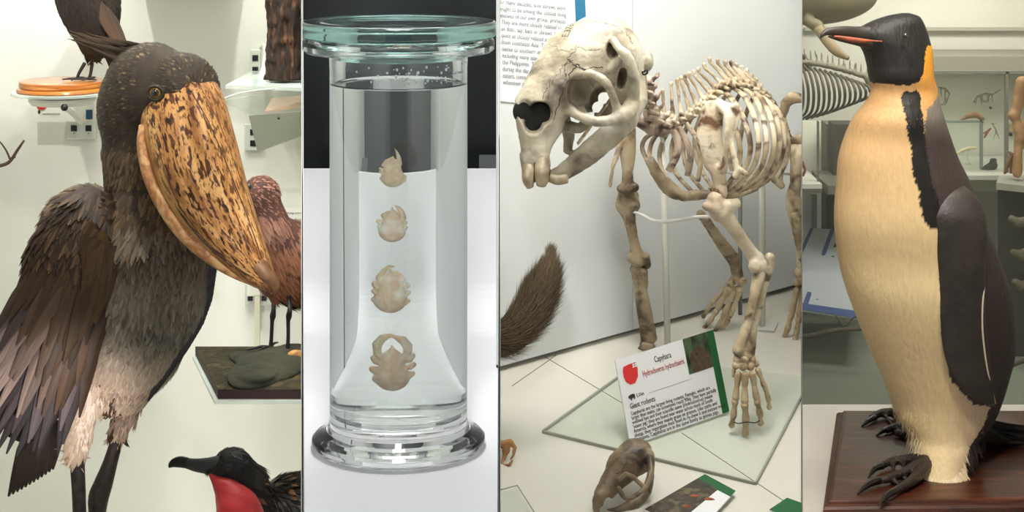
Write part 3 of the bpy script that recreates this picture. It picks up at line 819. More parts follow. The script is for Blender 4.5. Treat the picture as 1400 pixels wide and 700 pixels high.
for xs,bot in (((372,374,371,370),474),((393,396,394,392),492)):
    d=3.75 if bot==474 else 3.70
    V,F,U=tube([(xs[0],392,3.77,3.4),(xs[1],420,d,3),(xs[1]-1,432,d,4.2),(xs[1]-2,440,d,2.8),(xs[2],462,d,2.6),(xs[3],bot,d,3)],n=10,rows=30); m_=MB().add(V,F)
    q=P(xs[3],bot+1,d)
    for a in (-75,-35,10,170):
        dr=Vector((math.sin(math.radians(a)),-math.cos(math.radians(a)),0)); V,F,U=tube([(*q,.004),(*(q+dr*.02+Vector((0,0,.003))),.003),(*(q+dr*.05-Vector((0,0,.002))),.0015)],world=True,n=7,rows=8); m_.add(V,F)
    m_.build('leg',M_bleg,hk)
# dark board it stands on
bd = thing('display_board','dark earth covered board with a slate slab, on a clear shelf','stand',P(340,545,3.75))
def qd(pts,z): return [Vector((P(x,y,d).x,d-3.5,z)) for x,y,d in pts]
# top plane: back edge py 474 and front edge py 533
zb=1.3-624*3.82/FP; dfr=(1.3-zb)*FP/683
bt=[Vector((P(298,0,dfr).x,dfr-3.5,zb)),Vector((P(470,0,dfr).x,dfr-3.5,zb)),Vector((P(470,0,3.82).x,.32,zb)),Vector((P(267,0,3.82).x,.32,zb))]
M_earth=mat('earth_cover',(64,58,30),.95,c2=(40,34,20),ns=26,c3=(86,78,44),bump=1,bs=120)
o=slab('board',bt,.018,(0,0,-1),mat('board_maroon',(56,34,32),.6),bd)
def earth():
    n=46;m=40;V=[];F=[]
    for j in range(m):
        for i in range(n):
            u=i/(n-1);v=j/(m-1); p=(bt[0]*(1-u)+bt[1]*u)*(1-v)+(bt[3]*(1-u)+bt[2]*u)*v
            e_=min(u*14,(1-u)*14,v*10,(1-v)*10,1); V.append(p+Vector((0,0,.0006+e_*(.0025+.004*(mnoise.fractal(p*26,.9,2,4)*.5+.5)))))
    for j in range(m-1):
        for i in range(n-1): F.append((j*n+i,j*n+i+1,(j+1)*n+i+1,(j+1)*n+i))
    mesh('earth_layer',V,F,M_earth,bd)
earth()
s=SDF(.004); s.ell((372,500,3.62),(46,95,10),4,rot=(3,4,-20)); s.ell((345,498,3.66),(22,70,9),5,rot=(0,6,30)); s.ell((352,512,3.54),(26,34,6),5)
s.build('slate',mat('slate_green',(60,60,42),.9,c2=(40,42,32),ns=14,bump=.9,bs=50),bd,noise=.003,nscale=22)
V,F=box8([v+Vector((dx,dy,0)) for v,dx,dy in zip(flat(bt,zb-.026),(-.006,0,0,-.006),(-.006,-.006,0,0))]+[v+Vector((dx,dy,0)) for v,dx,dy in zip(flat(bt,zb-.019),(-.006,0,0,-.006),(-.006,-.006,0,0))])
tag(mesh('glass_shelf',V,F,M_edge,smooth=False),'clear shelf under the earth covered board','shelf')
br=MB()
for pts in ([(345,478,3.8,1),(365,482,3.76,1.1),(383,480,3.74,1.1),(400,474,3.74,1)],[(372,490,3.66,1),(386,488,3.7,1),(400,484,3.72,1)]):
    V,F,U=tube(pts,n=6); br.add(V,F)
tag(br.build('dry_twig',mat('dry_twig',(74,56,36),.9)),'thin dry twigs lying by the legs of the reddish bird','twig')
V,F,U,_,_=loft([(394,485,3.66,3,3),(402,485,3.66,7,6),(414,487,3.66,7,6),(428,488,3.66,4,4)],14,16)
tag(mesh('wood_chip',V,F,mat('chip_tan',(208,156,84),.6,c2=(120,80,40),ns=60)),'small tan knot of wood on the board at the right edge','wood')
pl=thing('wall_fixing','white wall fixing with a hanging strip behind the black legs','wall fixing',P(352,470,4.2))
a=P(335,390,4.23);b=P(372,418,4.23); box('plate',a.x,b.x,a.y,a.y+.012,b.z,a.z,M_fix2,pl,.0015)
a=P(338,386,4.2);b=P(356,404,4.2); box('clip',a.x,b.x,a.y-.01,a.y+.03,b.z,a.z,M_plast,pl,.0015)
for xx in (342,361): p=P(xx,408,4.228); g=S(3.4,4.2); box('fixing_hole',p.x-g,p.x+g,p.y-.001,p.y+.002,p.z-g,p.z+g,M_black,pl)
a=P(348,404,4.19);b=P(355,474,4.19); box('strip',a.x,b.x,a.y,a.y+.006,b.z,a.z,mat('strip_ivory',(216,212,186),.5),pl)
hl=thing('specimen_label','white Hamerkop label at the right edge above the red-brown back','label',P(400,318,3.98))
slab('card',[P(366,322,4),P(440,322,4),P(440,285,4),P(366,285,4)],.003,(0,1,0),M_plast,hl)
text('lettering','Hamerkop',P(387,302,3.999),(1,0,0),(0,0,1),S(6,4),M_ink,hl); text('lettering','Scopus umbretta',P(384,308,3.999),(1,0,0),(0,0,1),S(5,4),M_rtext,hl)
text('lettering','Museum of Zoology Collection',P(378,292,3.999),(1,0,0),(0,0,1),S(3,4),M_ink,hl)
# ---- frigatebird, lower right
fg = thing('frigatebird','black bird with a hooked dark bill and a red throat pouch','bird',P(380,760,3.45))
s=SDF(.0036)
s.ell((318,636,3.45),(27,21,24),6); s.ell((335,655,3.46),(24,22,28),8); s.chain([(335,660,3.46,22),(352,695,3.48,30),(372,740,3.5,44)],k=12)
s.ell((405,700,3.52),(58,44,50),12); s.ell((440,730,3.54),(60,46,50),14)
s.chain([(300,640,3.44,12),(285,640,3.44,8)],k=6)
o=s.build('body',mat('body_black',(20,20,20),.6),fg)
v_=np.array([v.co for v in o.data.vertices]); f_=[tuple(p.vertices) for p in o.data.polygons]
def fgc(p,r):
    x,y=PX(p)
    c=CR((30,31,31)) if x<345 else CR((38,35,30)); t=c
    if (x>348 or y>665) and r.random()<.13: t=CR((150,112,70))
    return vary(c,r,.3),vary(t,r,.3)
mb=MB(); plume(mb,v_,f_,5500,lambda p: Vector((.8,0,-.6)),lambda p:(.012,.0026) if PX(p)[0]<345 else (.03,.0065),fgc,seed=41,lift=.2,curl=.1)
mb.build('plumage',M_featherD,fg)
V,F,U,_,_=loft([(308,640,3.44,17,12),(296,638,3.44,15,10),(284,637,3.44,11.5,8),(268,636,3.44,9,6.5),(254,633,3.44,7,6),(244,632,3.44,7,5.5),(237,634,3.44,5.5,4.5),(232.5,638,3.44,2,2)],30,20)
mesh('bill',V,F,mat('bill_slate',(58,60,60),.45,c2=(44,46,46),ns=20,stretch=(1,1,6),bump=.2),fg)
V,F,U,_,_=loft([(256,633,3.44,7.4,6.3),(246,631.5,3.44,7.6,6.0),(238,633,3.44,6.2,5),(233,636,3.44,3.4,3),(231.5,639.5,3.44,1,1)],16,18); mesh('bill_tip',V,F,mat('tip_black',(14,13,13),.5),fg)
V,F,U,_,_=loft([(288,647,3.435,4,4),(297,657,3.43,9,10),(311,672,3.425,20,20),(324,695,3.42,31,30),(330,725,3.42,34,34),(330,760,3.43,22,22)],40,32,jit=.0012)
mesh('throat_pouch',V,F,mat('pouch_red',(208,44,50),.5,c2=(226,72,76),ns=9,bump=.5,bs=70,sheen=.2),fg)
eye(fg,312,639,3.39,3.2,(16,14,12),mat('lid_slate',(50,52,52),.5))
V,F,U=tube([(375,760,3.5,5),(374,905,3.5,4)],n=10); mesh('leg',V,F,M_bleg,fg); V,F,U=tube([(400,760,3.54,5),(399,892,3.54,4)],n=10); mesh('leg',V,F,M_bleg,fg)
tag(box('upper_shelf',P(150,0,3.98).x,P(318,0,3.98).x,.40,.735,1.165,1.175,M_plast,None,.001),'white shelf board above the shoebill crown, just above the picture edge','shelf')
# floor of this case
box_z=-.212
fl_=mesh('case_floor_of_birds',*boxc(-1.3,-.33,-.6,.74,box_z-.03,box_z),M_barewall,smooth=False); tag(fl_,kind='structure')
# lamps of this case: ceiling ones, a low wing light, an added floor fill
spot('spot_lamp',(-.50,-.75,1.68),P(200,300,3.4),24,60,.4,.015,(1,.94,.84))
spot('spot_lamp',(-1.0,-.05,1.70),P(250,300,4.25),31,95,.3,.012,(1,.985,.95))
spot('spot_lamp',(-.55,.15,1.70),P(120,330,4.25),24,95,.3,.012,(1,.97,.90))
area('ceiling_panel_lamp',(-.75,.35,1.72),(-.75,.75,.2),.6,7,(1,.99,.95))
spot('floor_spot_lamp',(-.60,-.05,-.12),P(270,560,4.25),7,95,1,.06,(1,.98,.94))  # added uplight to brighten the lower wall; no fixture there
spot('spot_lamp',(-.70,-.62,.36),P(70,530,3.4),10,44,.8,.04,(1,.90,.86))

clip_bay(B4_,-14,412.5)
B4_=names()
# ================================================================ bay two: specimen jar
DJ = 3.4
def zj(py): return CH-(py+150)*DJ/FP
JX = (545-700)*DJ/FP; JY = DJ-3.5; u = DJ/FP
M_glass = glass_mat('jar_glass',(253,255,254),1.5); M_lid = glass_mat('lid_glass',(150,192,186),1.5); M_liquid = glass_mat('preserving_fluid',(252,254,252),1.36)
jar = thing('specimen_jar','tall clear glass jar with a flat greenish glass lid and wide foot','jar',(JX,JY,zj(611)))
prof = [(0,611),(96,611),(108,609),(115,606),(118.5,601),(118,596),(114,592),(108,589.5),(103,587),(99,583),(96,577),(94.5,570),(94,560),(94,545),(94,92),(94.5,78),(99,73),(112,72),(126,70.5),(130.5,67),(131.5,60),(130.5,54),(127,51),(100,50),(92,51),(88.5,55),(88,62),(88,545),(86.5,556),(80,563),(60,566),(0,567)]
lathe([(r*u,zj(y)) for r,y in prof],JX,JY,160,M_glass,'glass_body',jar)
lid=[(0,49.5),(100,49.5),(131,49.5),(133,48),(133.5,45),(133.5,32),(132.5,29.5),(130,28.5),(112,28.5),(108,29.8),(103,28.6),(0,28.9)]
lathe([(r*u,zj(y)) for r,y in lid],JX,JY,160,M_lid,'lid',jar)
liq=[(0,567.4),(60,566.4),(80.4,563.4),(87,556.4),(88.6,545),(88.6,112),(86.5,114),(82,115),(0,115)]
lathe([(r*u,zj(y)) for r,y in liq],JX,JY,160,M_liquid,'preserving_fluid',jar)
# wet droplets on the neck inside
rg=np.random.default_rng(4); mb=MB()
for i in range(60):
    a=-math.pi*.5+rg.normal(.35,.5); y=82+rg.random()*26; r=87.3*u; q=u*(.5+1.3*rg.random())
    V,F=sphere((JX+r*math.cos(a),JY+r*math.sin(a),zj(y)),q,8,6,(1,1,1.3)); mb.add(V,F)
tag(mb.build('droplets',mat('droplet_white',(236,238,236),.15),jar),kind='stuff')
M_crab = mat('preserved_crab',(246,232,208),.6,c2=(226,198,162),ns=34,c3=(250,242,228),bump=.35,bs=160,contrast=(.3,.7))
for n_ in ('Subsurface Weight',): M_crab.node_tree.nodes['Principled BSDF'].inputs[n_].default_value=.15
MAG=1.55
def crab(lab,cx,cy,k,claws,legs,rot=0,car=1.0):
    c0=P(cx,cy,DJ)
    s=SDF(.0011 if k>.8 else .0009)
    cxx = 545+(cx-545)/MAG
    def w(x,y,dz=0):
        a=math.radians(rot); X=x*math.cos(a)-y*math.sin(a); Y=x*math.sin(a)+y*math.cos(a)
        return (cxx+X*k/MAG, cy+Y*k, DJ+dz*k*u)
    def ch(pts,kk=1.5,op=1): s.chain([(*w(x,y,z),r*k) for x,y,z,r in pts],kk*k*.7,op,flat=((1,0,0),1.45))
    def el(x,y,z,rx,rz_,rd,kk=3,op=1):
        q=w(x,y,z); s.ell(q,(rx*k/MAG,rd*k,rz_*k),kk*k,op,rot=(0,-rot,0))
    el(0,12,0,25.5,17,11,6); el(0,-4,-1,20,19,10,7); el(0,-16,-1,13,12,8,6)
    el(-15,10,-1,11,10,8,5); el(15,10,-1,11,10,8,5)
    ch([(0,-22,-3,5),(0,-31,-3,2)],4)
    ch([(-20,9,-12,1.1),(-7,11,-14.5,1.1),(0,8,-15,1),(7,11,-14.5,1.1),(20,9,-12,1.1)],1.5,-1)      # groove across the shell
    ch([(-9,-4,-12.5,.9),(-5,3,-13.5,.9),(0,6,-13.5,.9),(5,3,-13.5,.9),(9,-4,-12.5,.9)],1.5,-1)
    for p in claws: ch(p,2)
    for x,y,x2,y2,r in legs: ch([(x*.6,y,1,r*.8),((x+x2)/2,(y+y2)/2,1,r),(x2,y2,-1,r*.9)],1.5); ch([(x2,y2,-1,r*.9),(x2-(4 if x2>0 else -4),y2+5,-4,r*.6)],1)
    v=w(0,0)
    o=s.build('preserved_crab',M_crab,noise=.0004,nscale=140)
    tag(o,lab,'crab','preserved crabs in the jar'); return o
L4=[(-24,-8,-29,-15,4.5),(-25,0,-31,0,4.5),(-24,10,-28,13,3.5)]; R4=[(24,-10,32,-18,4.2),(25,-2,33,-6,4),(25,6,32,6,3.6)]
crab('largest pale crab, lowest in the jar, both claws arched together',535,498,1.0,
     [[(-16,-15,0,5),(-23,-22,0,6),(-23,-33,0,7),(-15,-42,-1,5.5),(-3,-46,-2,3),(3,-46,-2,1)],[(16,-15,0,5),(24,-22,0,6),(24,-31,0,7),(17,-39,-1,6),(6,-43,-2,3),(0,-44,-2,1.2)]],L4+R4)
crab('second crab from the bottom of the jar, one claw tip lifted',532,394,.95,
     [[(-16,-13,0,4),(-19,-21,0,4.5),(-11,-30,-1,4),(-2,-37,-2,2.4),(7,-37,-2,1)],[(16,-12,0,4),(20,-18,0,5),(14,-25,0,4),(4,-29,-1,2.5)]],
     [(-22,-8,-26,-12,4.5),(-24,0,-27,-2,3.5),(-24,10,-28,10,3.5),(22,-8,28,-10,4.5),(25,2,30,0,3.5),(24,10,29,12,3.6)])
crab('small crab with one claw hooked high, between the top crab and the second lowest',535,304,.76,
     [[(-14,-14,0,4),(-18,-18,0,5),(-10,-24,0,3),(6,-25,-1,1.3),(12,-25,-1,.8)],[(14,-10,0,5),(22,-14,0,6),(20,-24,0,5),(12,-32,-1,3.5),(5,-37,-2,1)]],
     [(-22,-8,-29,-8,3.6),(-24,0,-28,2,3.2),(-22,8,-26,9,3),(22,-4,28,-6,3),(24,4,29,3,3)])
crab('topmost crab in the jar, a single narrow claw pointing up',536,232,.68,
     [[(-13,-14,0,4),(-21,-15,0,4.5),(-16,-22,0,4),(-4,-28,-1,3),(0,-29,-1,2)],[(12,-12,0,4),(16,-18,0,5),(13,-30,0,5),(9,-40,-1,3),(5,-47,-2,.8)]],
     [(-20,-2,-29,-2,3.4),(-20,6,-28,12,3),(-24,-6,-29,-8,3),(20,4,28,8,3.4),(22,10,28,14,3)])
# white sweep (table curving up) and the dark wall behind
M_table = mat('sweep_white',(228,228,229),.6)
xa=-.62; xb=.05; zt=zj(611)-.0003; pts=[]
d1=4.35; ztop=CH-382*d1/FP
R=.12
prof2=[(-.75,zt-.06),(-.75,zt),(-.2,zt),(.3,zt),(.3+.0,zt)]
cy_=d1-3.5-R
for a in np.linspace(0,math.pi/2,12): prof2.append((cy_+R*math.sin(a), zt+R-R*math.cos(a)))
prof2.append((cy_+R,ztop)); prof2.append((cy_+R+.02,ztop)); prof2.append((cy_+R+.02,zt-.06))
def xl(px,y): return (px-700)*(y+3.5)/FP
V=[];F=[]
m=len(prof2)
for y,z in prof2: V.append((xl(413,y)+.0035,y,z)); V.append((xl(683,y)-.0035,y,z))
for i in range(m):
    j=(i+1)%m; F.append((2*i,2*i+1,2*j+1,2*j))
F.append(tuple(2*i for i in range(m))[::-1]); F.append(tuple(2*i+1 for i in range(m)))
tb=mesh('table_sweep',V,F,M_table,smooth=False); bm=bmesh.new(); bm.from_mesh(tb.data); bmesh.ops.recalc_face_normals(bm,faces=bm.faces); bm.to_mesh(tb.data); bm.free()
tag(tb,'white table surface curving up behind the glass jar','table')
M_dark=mat('dark_backdrop',(26,30,34),.28,c2=(13,14,16),ns=3.2)
bay_wall('wall_behind_jar',413,4.6,683,4.6,M_dark)
# a dark leaning panel edge and paler streak low on the right of the dark backdrop
slab('x',[P(655,212,4.5),P(683,212,4.5),P(683,231,4.45),P(655,231,4.45)],.004,(0,1,0),mat('dark_ledge',(70,74,74),.4)); o=bpy.data.objects['x']; o.name='ledge'; tag(o,'dim grey ledge against the dark wall behind the jar','ledge')
# added white cards, unseen directly, to brighten the jar's refracted sides; higher in front
for pxs,sg in ((413,1),(683,-1)):
    k=(pxs-700)/FP; off=.0015*sg
    pr=[(-.6,zt),(cy_+R,zt),(cy_+R,ztop),(.75,ztop+.012),(.66,ztop+.035),(.56,ztop+.075),(.45,ztop+.13),(.3,ztop+.22),(.0,ztop+.36),(-.6,ztop+.42)]
    V=[(k*(y+3.5)+off,y,z) for y,z in pr]+[(k*(y+3.5)+off+.0007*sg,y,z) for y,z in pr]; n_=len(pr)
    F=[tuple(range(n_)),tuple(range(2*n_-1,n_-1,-1))]+[(i,(i+1)%n_,n_+(i+1)%n_,n_+i) for i in range(n_)]
    tag(mesh('side_card',V,F,M_table,smooth=False),'white side card '+('left' if sg>0 else 'right')+' of the glass jar','card')
area('ceiling_panel_lamp_over_jar',(-.27,.50,1.73),(-.25,.35,.2),.5,10,(1,1,1),sy=.5)
area('ceiling_panel_lamp_front',(-.21,-.62,1.70),(-.2,-.1,.4),.5,18,(1,1,1),sy=.4)
spot('spot_lamp_in_front_of_jar',(-.14,-1.5,1.34),(-.225,-.1,.60),200,24,.7,.16)  # added fill aimed through the glass to brighten the crabs

clip_bay(B4_,412.5,683.5)
B4_=names()
# ================================================================ bay three: skeleton on a raked white floor
FS=.27
def zf(d): return .182+FS*(d-3.7)
def fd(py): return (CH-.182+FS*3.7)/((py+150)/FP+FS)       # distance of the floor seen at a frame row
def FL(px,py,up=0): v=P(px,py,fd(py)); v.z+=up; return v
def wall_d(x): return 3.925+.519*(x+.027)
def WP(px,py,off=0):      # point on the oblique wall
    k=(px-700)/FP; d=(3.925+.519*.027)/(1-.519*k)-off; return P(px,py,d)
M_floor3=mat('floor_board_white',(222,219,208),.38,c2=(212,208,196),ns=3,coat=.2)
M_wall3=mat('panel_white',(216,219,217),.45,c2=(208,211,209),ns=2)
V,F=[],[]
xa0,xa1=-.02,.78
def quadfloor(pts,th):
    return box8([Vector(p)-Vector((0,0,th)) for p in pts]+[Vector(p) for p in pts])
q=[Vector(((683.5-700)*2.85/FP+.001,2.85-3.5,zf(2.85))),Vector(((1096-700)*2.85/FP-.001,2.85-3.5,zf(2.85))),Vector(((1096-700)*4.75/FP-.002,4.75-3.5,zf(4.75))),Vector(((683.5-700)*4.75/FP+.002,4.75-3.5,zf(4.75)))]
V,F=quadfloor(q,.02); tag(mesh('floor_of_skeleton_case',V,F,M_floor3,smooth=False),kind='structure')
# wall, lifted a little off the floor over a dark recess
def wseg(name,pa,pb,zo0,z1,off,m,th=.02):
    a=WP(pa,300,off);b=WP(pb,300,off)
    n=Vector((b.y-a.y,-(b.x-a.x),0)).normalized()*-th
    f=lambda p,z:Vector((p.x,p.y,z))
    V,F=box8([f(a,zf(a.y+3.5)+zo0),f(b,zf(b.y+3.5)+zo0),f(b+n,zf(b.y+3.5)+zo0),f(a+n,zf(a.y+3.5)+zo0),f(a,z1),f(b,z1),f(b+n,z1),f(a+n,z1)])
    o=mesh(name,V,F,m,smooth=False); bm=bmesh.new(); bm.from_mesh(o.data); bmesh.ops.recalc_face_normals(bm,faces=bm.faces); bm.to_mesh(o.data); bm.free()
    return tag(o,kind='structure')
wseg('wall_panel_left',684,864.6,.014,1.74,0,M_wall3); wseg('wall_panel_right',865.4,1096,.014,1.74,0,M_wall3)
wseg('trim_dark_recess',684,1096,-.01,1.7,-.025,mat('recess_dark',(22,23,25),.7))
# ---- bone material
def bone_mat(name,a,b_,c3,dark,ds=9,lo=.60,hi=.72,rough=.5):
    m,nt,b=new_mat(name); N=nt.nodes;L=nt.links; tc=N.new('ShaderNodeTexCoord')
    def nz(s,det=6,dist=0):
        n=N.new('ShaderNodeTexNoise'); n.inputs['Scale'].default_value=s; n.inputs['Detail'].default_value=det; n.inputs['Distortion'].default_value=dist; L.new(tc.outputs['Object'],n.inputs['Vector']); return n.outputs['Fac']
    r=N.new('ShaderNodeValToRGB'); L.new(nz(14),r.inputs['Fac']); e=r.color_ramp.elements; e[0].position=.3;e[0].color=rgba(b_); e[1].position=.7; e[1].color=rgba(c3); k=e.new(.5); k.color=rgba(a)
    r2=N.new('ShaderNodeValToRGB'); L.new(nz(ds,9,.6),r2.inputs['Fac']); r2.color_ramp.elements[0].position=lo; r2.color_ramp.elements[1].position=hi
    mx=N.new('ShaderNodeMix'); mx.data_type='RGBA'; L.new(r2.outputs['Color'],mx.inputs['Factor']); L.new(r.outputs['Color'],mx.inputs['A']); mx.inputs['B'].default_value=rgba(dark)
    v=N.new('ShaderNodeTexVoronoi'); v.feature='DISTANCE_TO_EDGE'; v.inputs['Scale'].default_value=70; L.new(tc.outputs['Object'],v.inputs['Vector'])
    L.new(mx.outputs['Result'],b.inputs['Base Color']); b.inputs['Roughness'].default_value=rough
    bp=N.new('ShaderNodeBump'); bp.inputs['Strength'].default_value=.5; bp.inputs['Distance'].default_value=.003; L.new(nz(70,5),bp.inputs['Height']); L.new(bp.outputs['Normal'],b.inputs['Normal'])
    return m
M_bone=bone_mat('bone',(186,168,138),(138,118,90),(212,200,176),(78,56,38),26,.50,.66)
M_bonel=bone_mat('bone_brown',(160,142,114),(120,100,76),(188,172,146),(66,48,36),22,.50,.68)
M_boneskull=bone_mat('bone_skull',(166,156,134),(118,106,86),(190,183,166),(70,58,46),13,.52,.70,.5)
M_bonepink=bone_mat('bone_pink',(176,156,136),(138,116,100),(200,184,164),(78,56,46),26,.48,.64)
M_nose_shade=mat('nose_hollow',(16,14,13),.9)
sk=thing('capybara_skeleton','mounted pale capybara skeleton with a huge skull, held on white rods','skeleton',FL(1000,560))
# ---- skull
s=SDF(.0021)
s.ell((818,82,3.47),(60,52,62),14,rot=(0,30,0))
s.ell((835,110,3.49),(46,44,62),12)
s.ell((795,92,3.44),(52,38,42),14,rot=(0,-35,0))
s.chain([(790,95,3.44,42),(765,122,3.42,38),(738,150,3.395,30),(731,162,3.39,24)],k=10)
s.chain([(728,150,3.40,22),(730,185,3.39,21),(733,212,3.385,19),(732,226,3.382,17)],k=10)
s.chain([(780,80,3.46,40),(758,106,3.44,34),(732,138,3.41,26)],k=10)
s.chain([(748,160,3.40,24),(752,185,3.40,17),(748,212,3.395,13)],k=8)
s.chain([(780,130,3.41,24),(790,150,3.41,12)],k=8)
s.chain([(722,215,3.375,12),(722,232,3.375,9),(724,246,3.37,8)],k=3)
s.chain([(742,226,3.372,10.5),(741,244,3.367,9.5),(741,249,3.367,6.5)],k=2)
# palate and cheek bone to the tooth row
s.chain([(765,172,3.42,10),(792,176,3.44,7),(812,160,3.45,8),(838,132,3.47,10)],k=5)
# orbit / infraorbital cavity
s.ell((797,133,3.375),(20,40,30),3,op=-1,rot=(0,-20,0))
s.ell((822,138,3.38),(16,60,22),3,op=-1,rot=(0,28,0))
s.chain([(808,158,3.30,5),(808,158,3.7,5)],k=2,op=-1); s.chain([(826,134,3.30,8.5),(826,134,3.7,8.5)],k=3,op=-1)
s.chain([(817,147,3.30,8),(817,147,3.7,8)],k=3,op=-1)
# temple hollows
s.ell((839,70,3.385),(10,36,14),3,op=-1); s.ell((852,111,3.38),(8,60,17),3,op=-1,rot=(0,8,0))
s.ell((820,60,3.355),(16,10,7),6,op=-1,rot=(0,-30,0))
# gap between incisors and cheek teeth
s.ell((768,205,3.40),(15,60,24),4,op=-1,rot=(0,22,0))
# zygomatic ring
s.chain([(776,108,3.395,6),(790,102,3.385,6),(812,103,3.375,6),(829,114,3.368,6),(839,134,3.366,5.5),(845,155,3.37,7)],k=5,smooth=16)
s.chain([(778,150,3.385,7),(795,160,3.37,6.5),(815,166,3.36,7),(838,164,3.362,8),(856,156,3.375,12),(866,140,3.40,10)],k=6,smooth=16)
s.chain([(838,54,3.40,5),(846,66,3.385,6),(858,78,3.375,7),(866,102,3.38,8),(866,128,3.395,9)],k=6,smooth=14)
s.chain([(826,98,3.40,6),(838,92,3.395,6),(846,84,3.39,6)],k=4)
# mandible: near branch, far branch, incisor
s.chain([(752,240,3.40,7),(775,234,3.40,11),(800,215,3.395,15),(832,186,3.40,17),(858,164,3.41,16),(872,138,3.43,13),(874,110,3.45,9)],k=8,flat=((.5,-1,.2),1.7))
s.chain([(770,232,3.45,9),(800,208,3.48,12),(835,178,3.51,12),(860,150,3.53,9)],k=6)
s.chain([(770,160,3.47,9),(778,185,3.48,8),(776,205,3.48,6)],k=6)
s.ell((884,84,3.50),(9,14,14),3); s.chain([(876,100,3.50,8),(880,140,3.50,6)],k=4)
# nose opening
s.ell((716,152,3.358),(13,22,16),3,op=-1,rot=(0,10,0)); s.ell((742,156,3.358),(14,24,16),3,op=-1,rot=(0,-10,0)); s.ell((729,170,3.36),(14,24,14),4,op=-1)
s.ell((727,156,3.362),(19,14,12),3,op=-1); s.chain([(728,156,3.34,15),(738,150,3.385,12)],k=4,op=-1)
# sutures
for c in ([(792,66,3.36,1.2),(770,95,3.36,1.2),(750,125,3.36,1.1),(740,140,3.36,1)],[(786,100,3.36,1.4),(800,93,3.36,1.2),(822,90,3.37,1.2)]):
    pass
skull_=None
skull=s.build('skull',M_boneskull,sk,noise=.0014,nscale=42)
# project grooves: fine dark suture lines laid in the bone surface
from mathutils.bvhtree import BVHTree
def bvh_of(o): return BVHTree.FromPolygons([v.co.copy() for v in o.data.vertices],[tuple(p.vertices) for p in o.data.polygons])
CAMP=Vector((0,-3.5,CH))
def onto(bv,px,py):
    d=(P(px,py,3.4)-CAMP).normalized(); h=bv.ray_cast(CAMP,d); return (h[0],h[1]) if h[0] else (None,None)
bvS=bvh_of(skull); M_sut=mat('suture_dark',(42,32,24),.9); rg=np.random.default_rng(8)
def crack(pts,w,n=40,wig=1.2,bv=None,m=None,depth=.35,par=None):
    bv=bv or bvS; c=catmull(pts,n); prev=[]
    for i,(x,y) in enumerate(c):
        a,nn=onto(bv,x+rg.normal(0,wig),y+rg.normal(0,wig))
        if a is None: prev=prev; continue
        prev.append((*(a-nn*(w*depth)),w*(.6+.6*rg.random())))
    if len(prev)>2: V,F,U=tube(prev,world=True,rows=len(prev),n=5); mesh('suture',V,F,M_sut,par or skull)
crack([(790,62),(772,88),(752,115),(741,134)],.0007); crack([(757,163),(768,130),(782,98),(790,88),(797,95),(812,92),(826,92)],.0011,60,.8)
crack([(778,82),(786,90),(800,95)],.0008); crack([(800,28),(830,32),(852,42),(866,60)],.0006,50,1.6); crack([(748,60),(770,70),(792,66),(815,70),(828,62)],.0005,40,1.4)
crack([(776,110),(772,90),(784,84)],.0006); crack([(731,222),(730,236),(730,254)],.001,20,.3); crack([(752,215),(752,232),(750,250)],.001,20,.4)
sh_=SDF(.002); sh_.ell((716,152,3.392),(15,12,17),3,rot=(0,10,0)); sh_.ell((742,156,3.392),(16,12,17),3,rot=(0,-10,0)); sh_.ell((729,167,3.392),(15,12,15),4); sh_.build('nose_hollow',M_nose_shade,skull)  # black plug painting the shade deep inside the nose opening

# painted number on the brow
a,nn=onto(bvS,777,52); b_,_=onto(bvS,786,34)
if a and b_:
    z=Vector((-1,0,.35)); text('museum_number','E.376',a+nn*.004,(b_-a),nn.cross(b_-a),S(14,3.4),M_ink,skull,offset=.0)
# cheek teeth
mb=MB()
for i in range(16):
    t=i/15; p=P(792+44*t,194-60*t,3.405+.03*t); V,F=boxc(p.x-.0052,p.x+.0052,p.y-.012,p.y+.012,p.z-.0016,p.z+.0020)
    R_=Matrix.Rotation(math.radians(-48),4,'Y'); V=[tuple(p+R_@(Vector(v)-p)) for v in V]
    o=mesh('tooth',V,F,mat('tooth_enamel',(196,178,146),.3,c2=(120,96,70),ns=90) if i==0 else bpy.data.materials['tooth_enamel'],skull,smooth=False); bevel(o,.001)
# incisor faces
for pts in ([(722,224,3.372,8),(722,232,3.36,8.6),(722,246,3.354,8),(725,256,3.358,5)],[(742,214,3.375,9),(741,226,3.36,10),(741,242,3.352,9.6),(740,254,3.355,6.5)]):
    st=[(x,y,d,r,r*.8) for x,y,d,r in pts]; V,F,U,_,_=loft(st,14,18); o=mesh('incisor',V,F,mat('incisor_enamel',(160,146,118),.35,c2=(112,96,72),ns=40,bump=.3) if 'incisor_enamel' not in bpy.data.materials else bpy.data.materials['incisor_enamel'],skull)
V,F,U,_,_=loft([(752,243,3.38,6,6),(762,246,3.375,7,6),(775,244,3.38,7,6)],12,14); mesh('incisor',V,F,bpy.data.materials['incisor_enamel'],skull)
V,F,U=tube([(879,99,3.44,1.2),(884,96,3.435,1.2),(885,100,3.44,1.2),(880,102,3.44,1.2),(878,98,3.45,1.2)],n=6,rows=24); mesh('wire_loop',V,F,M_black,sk)
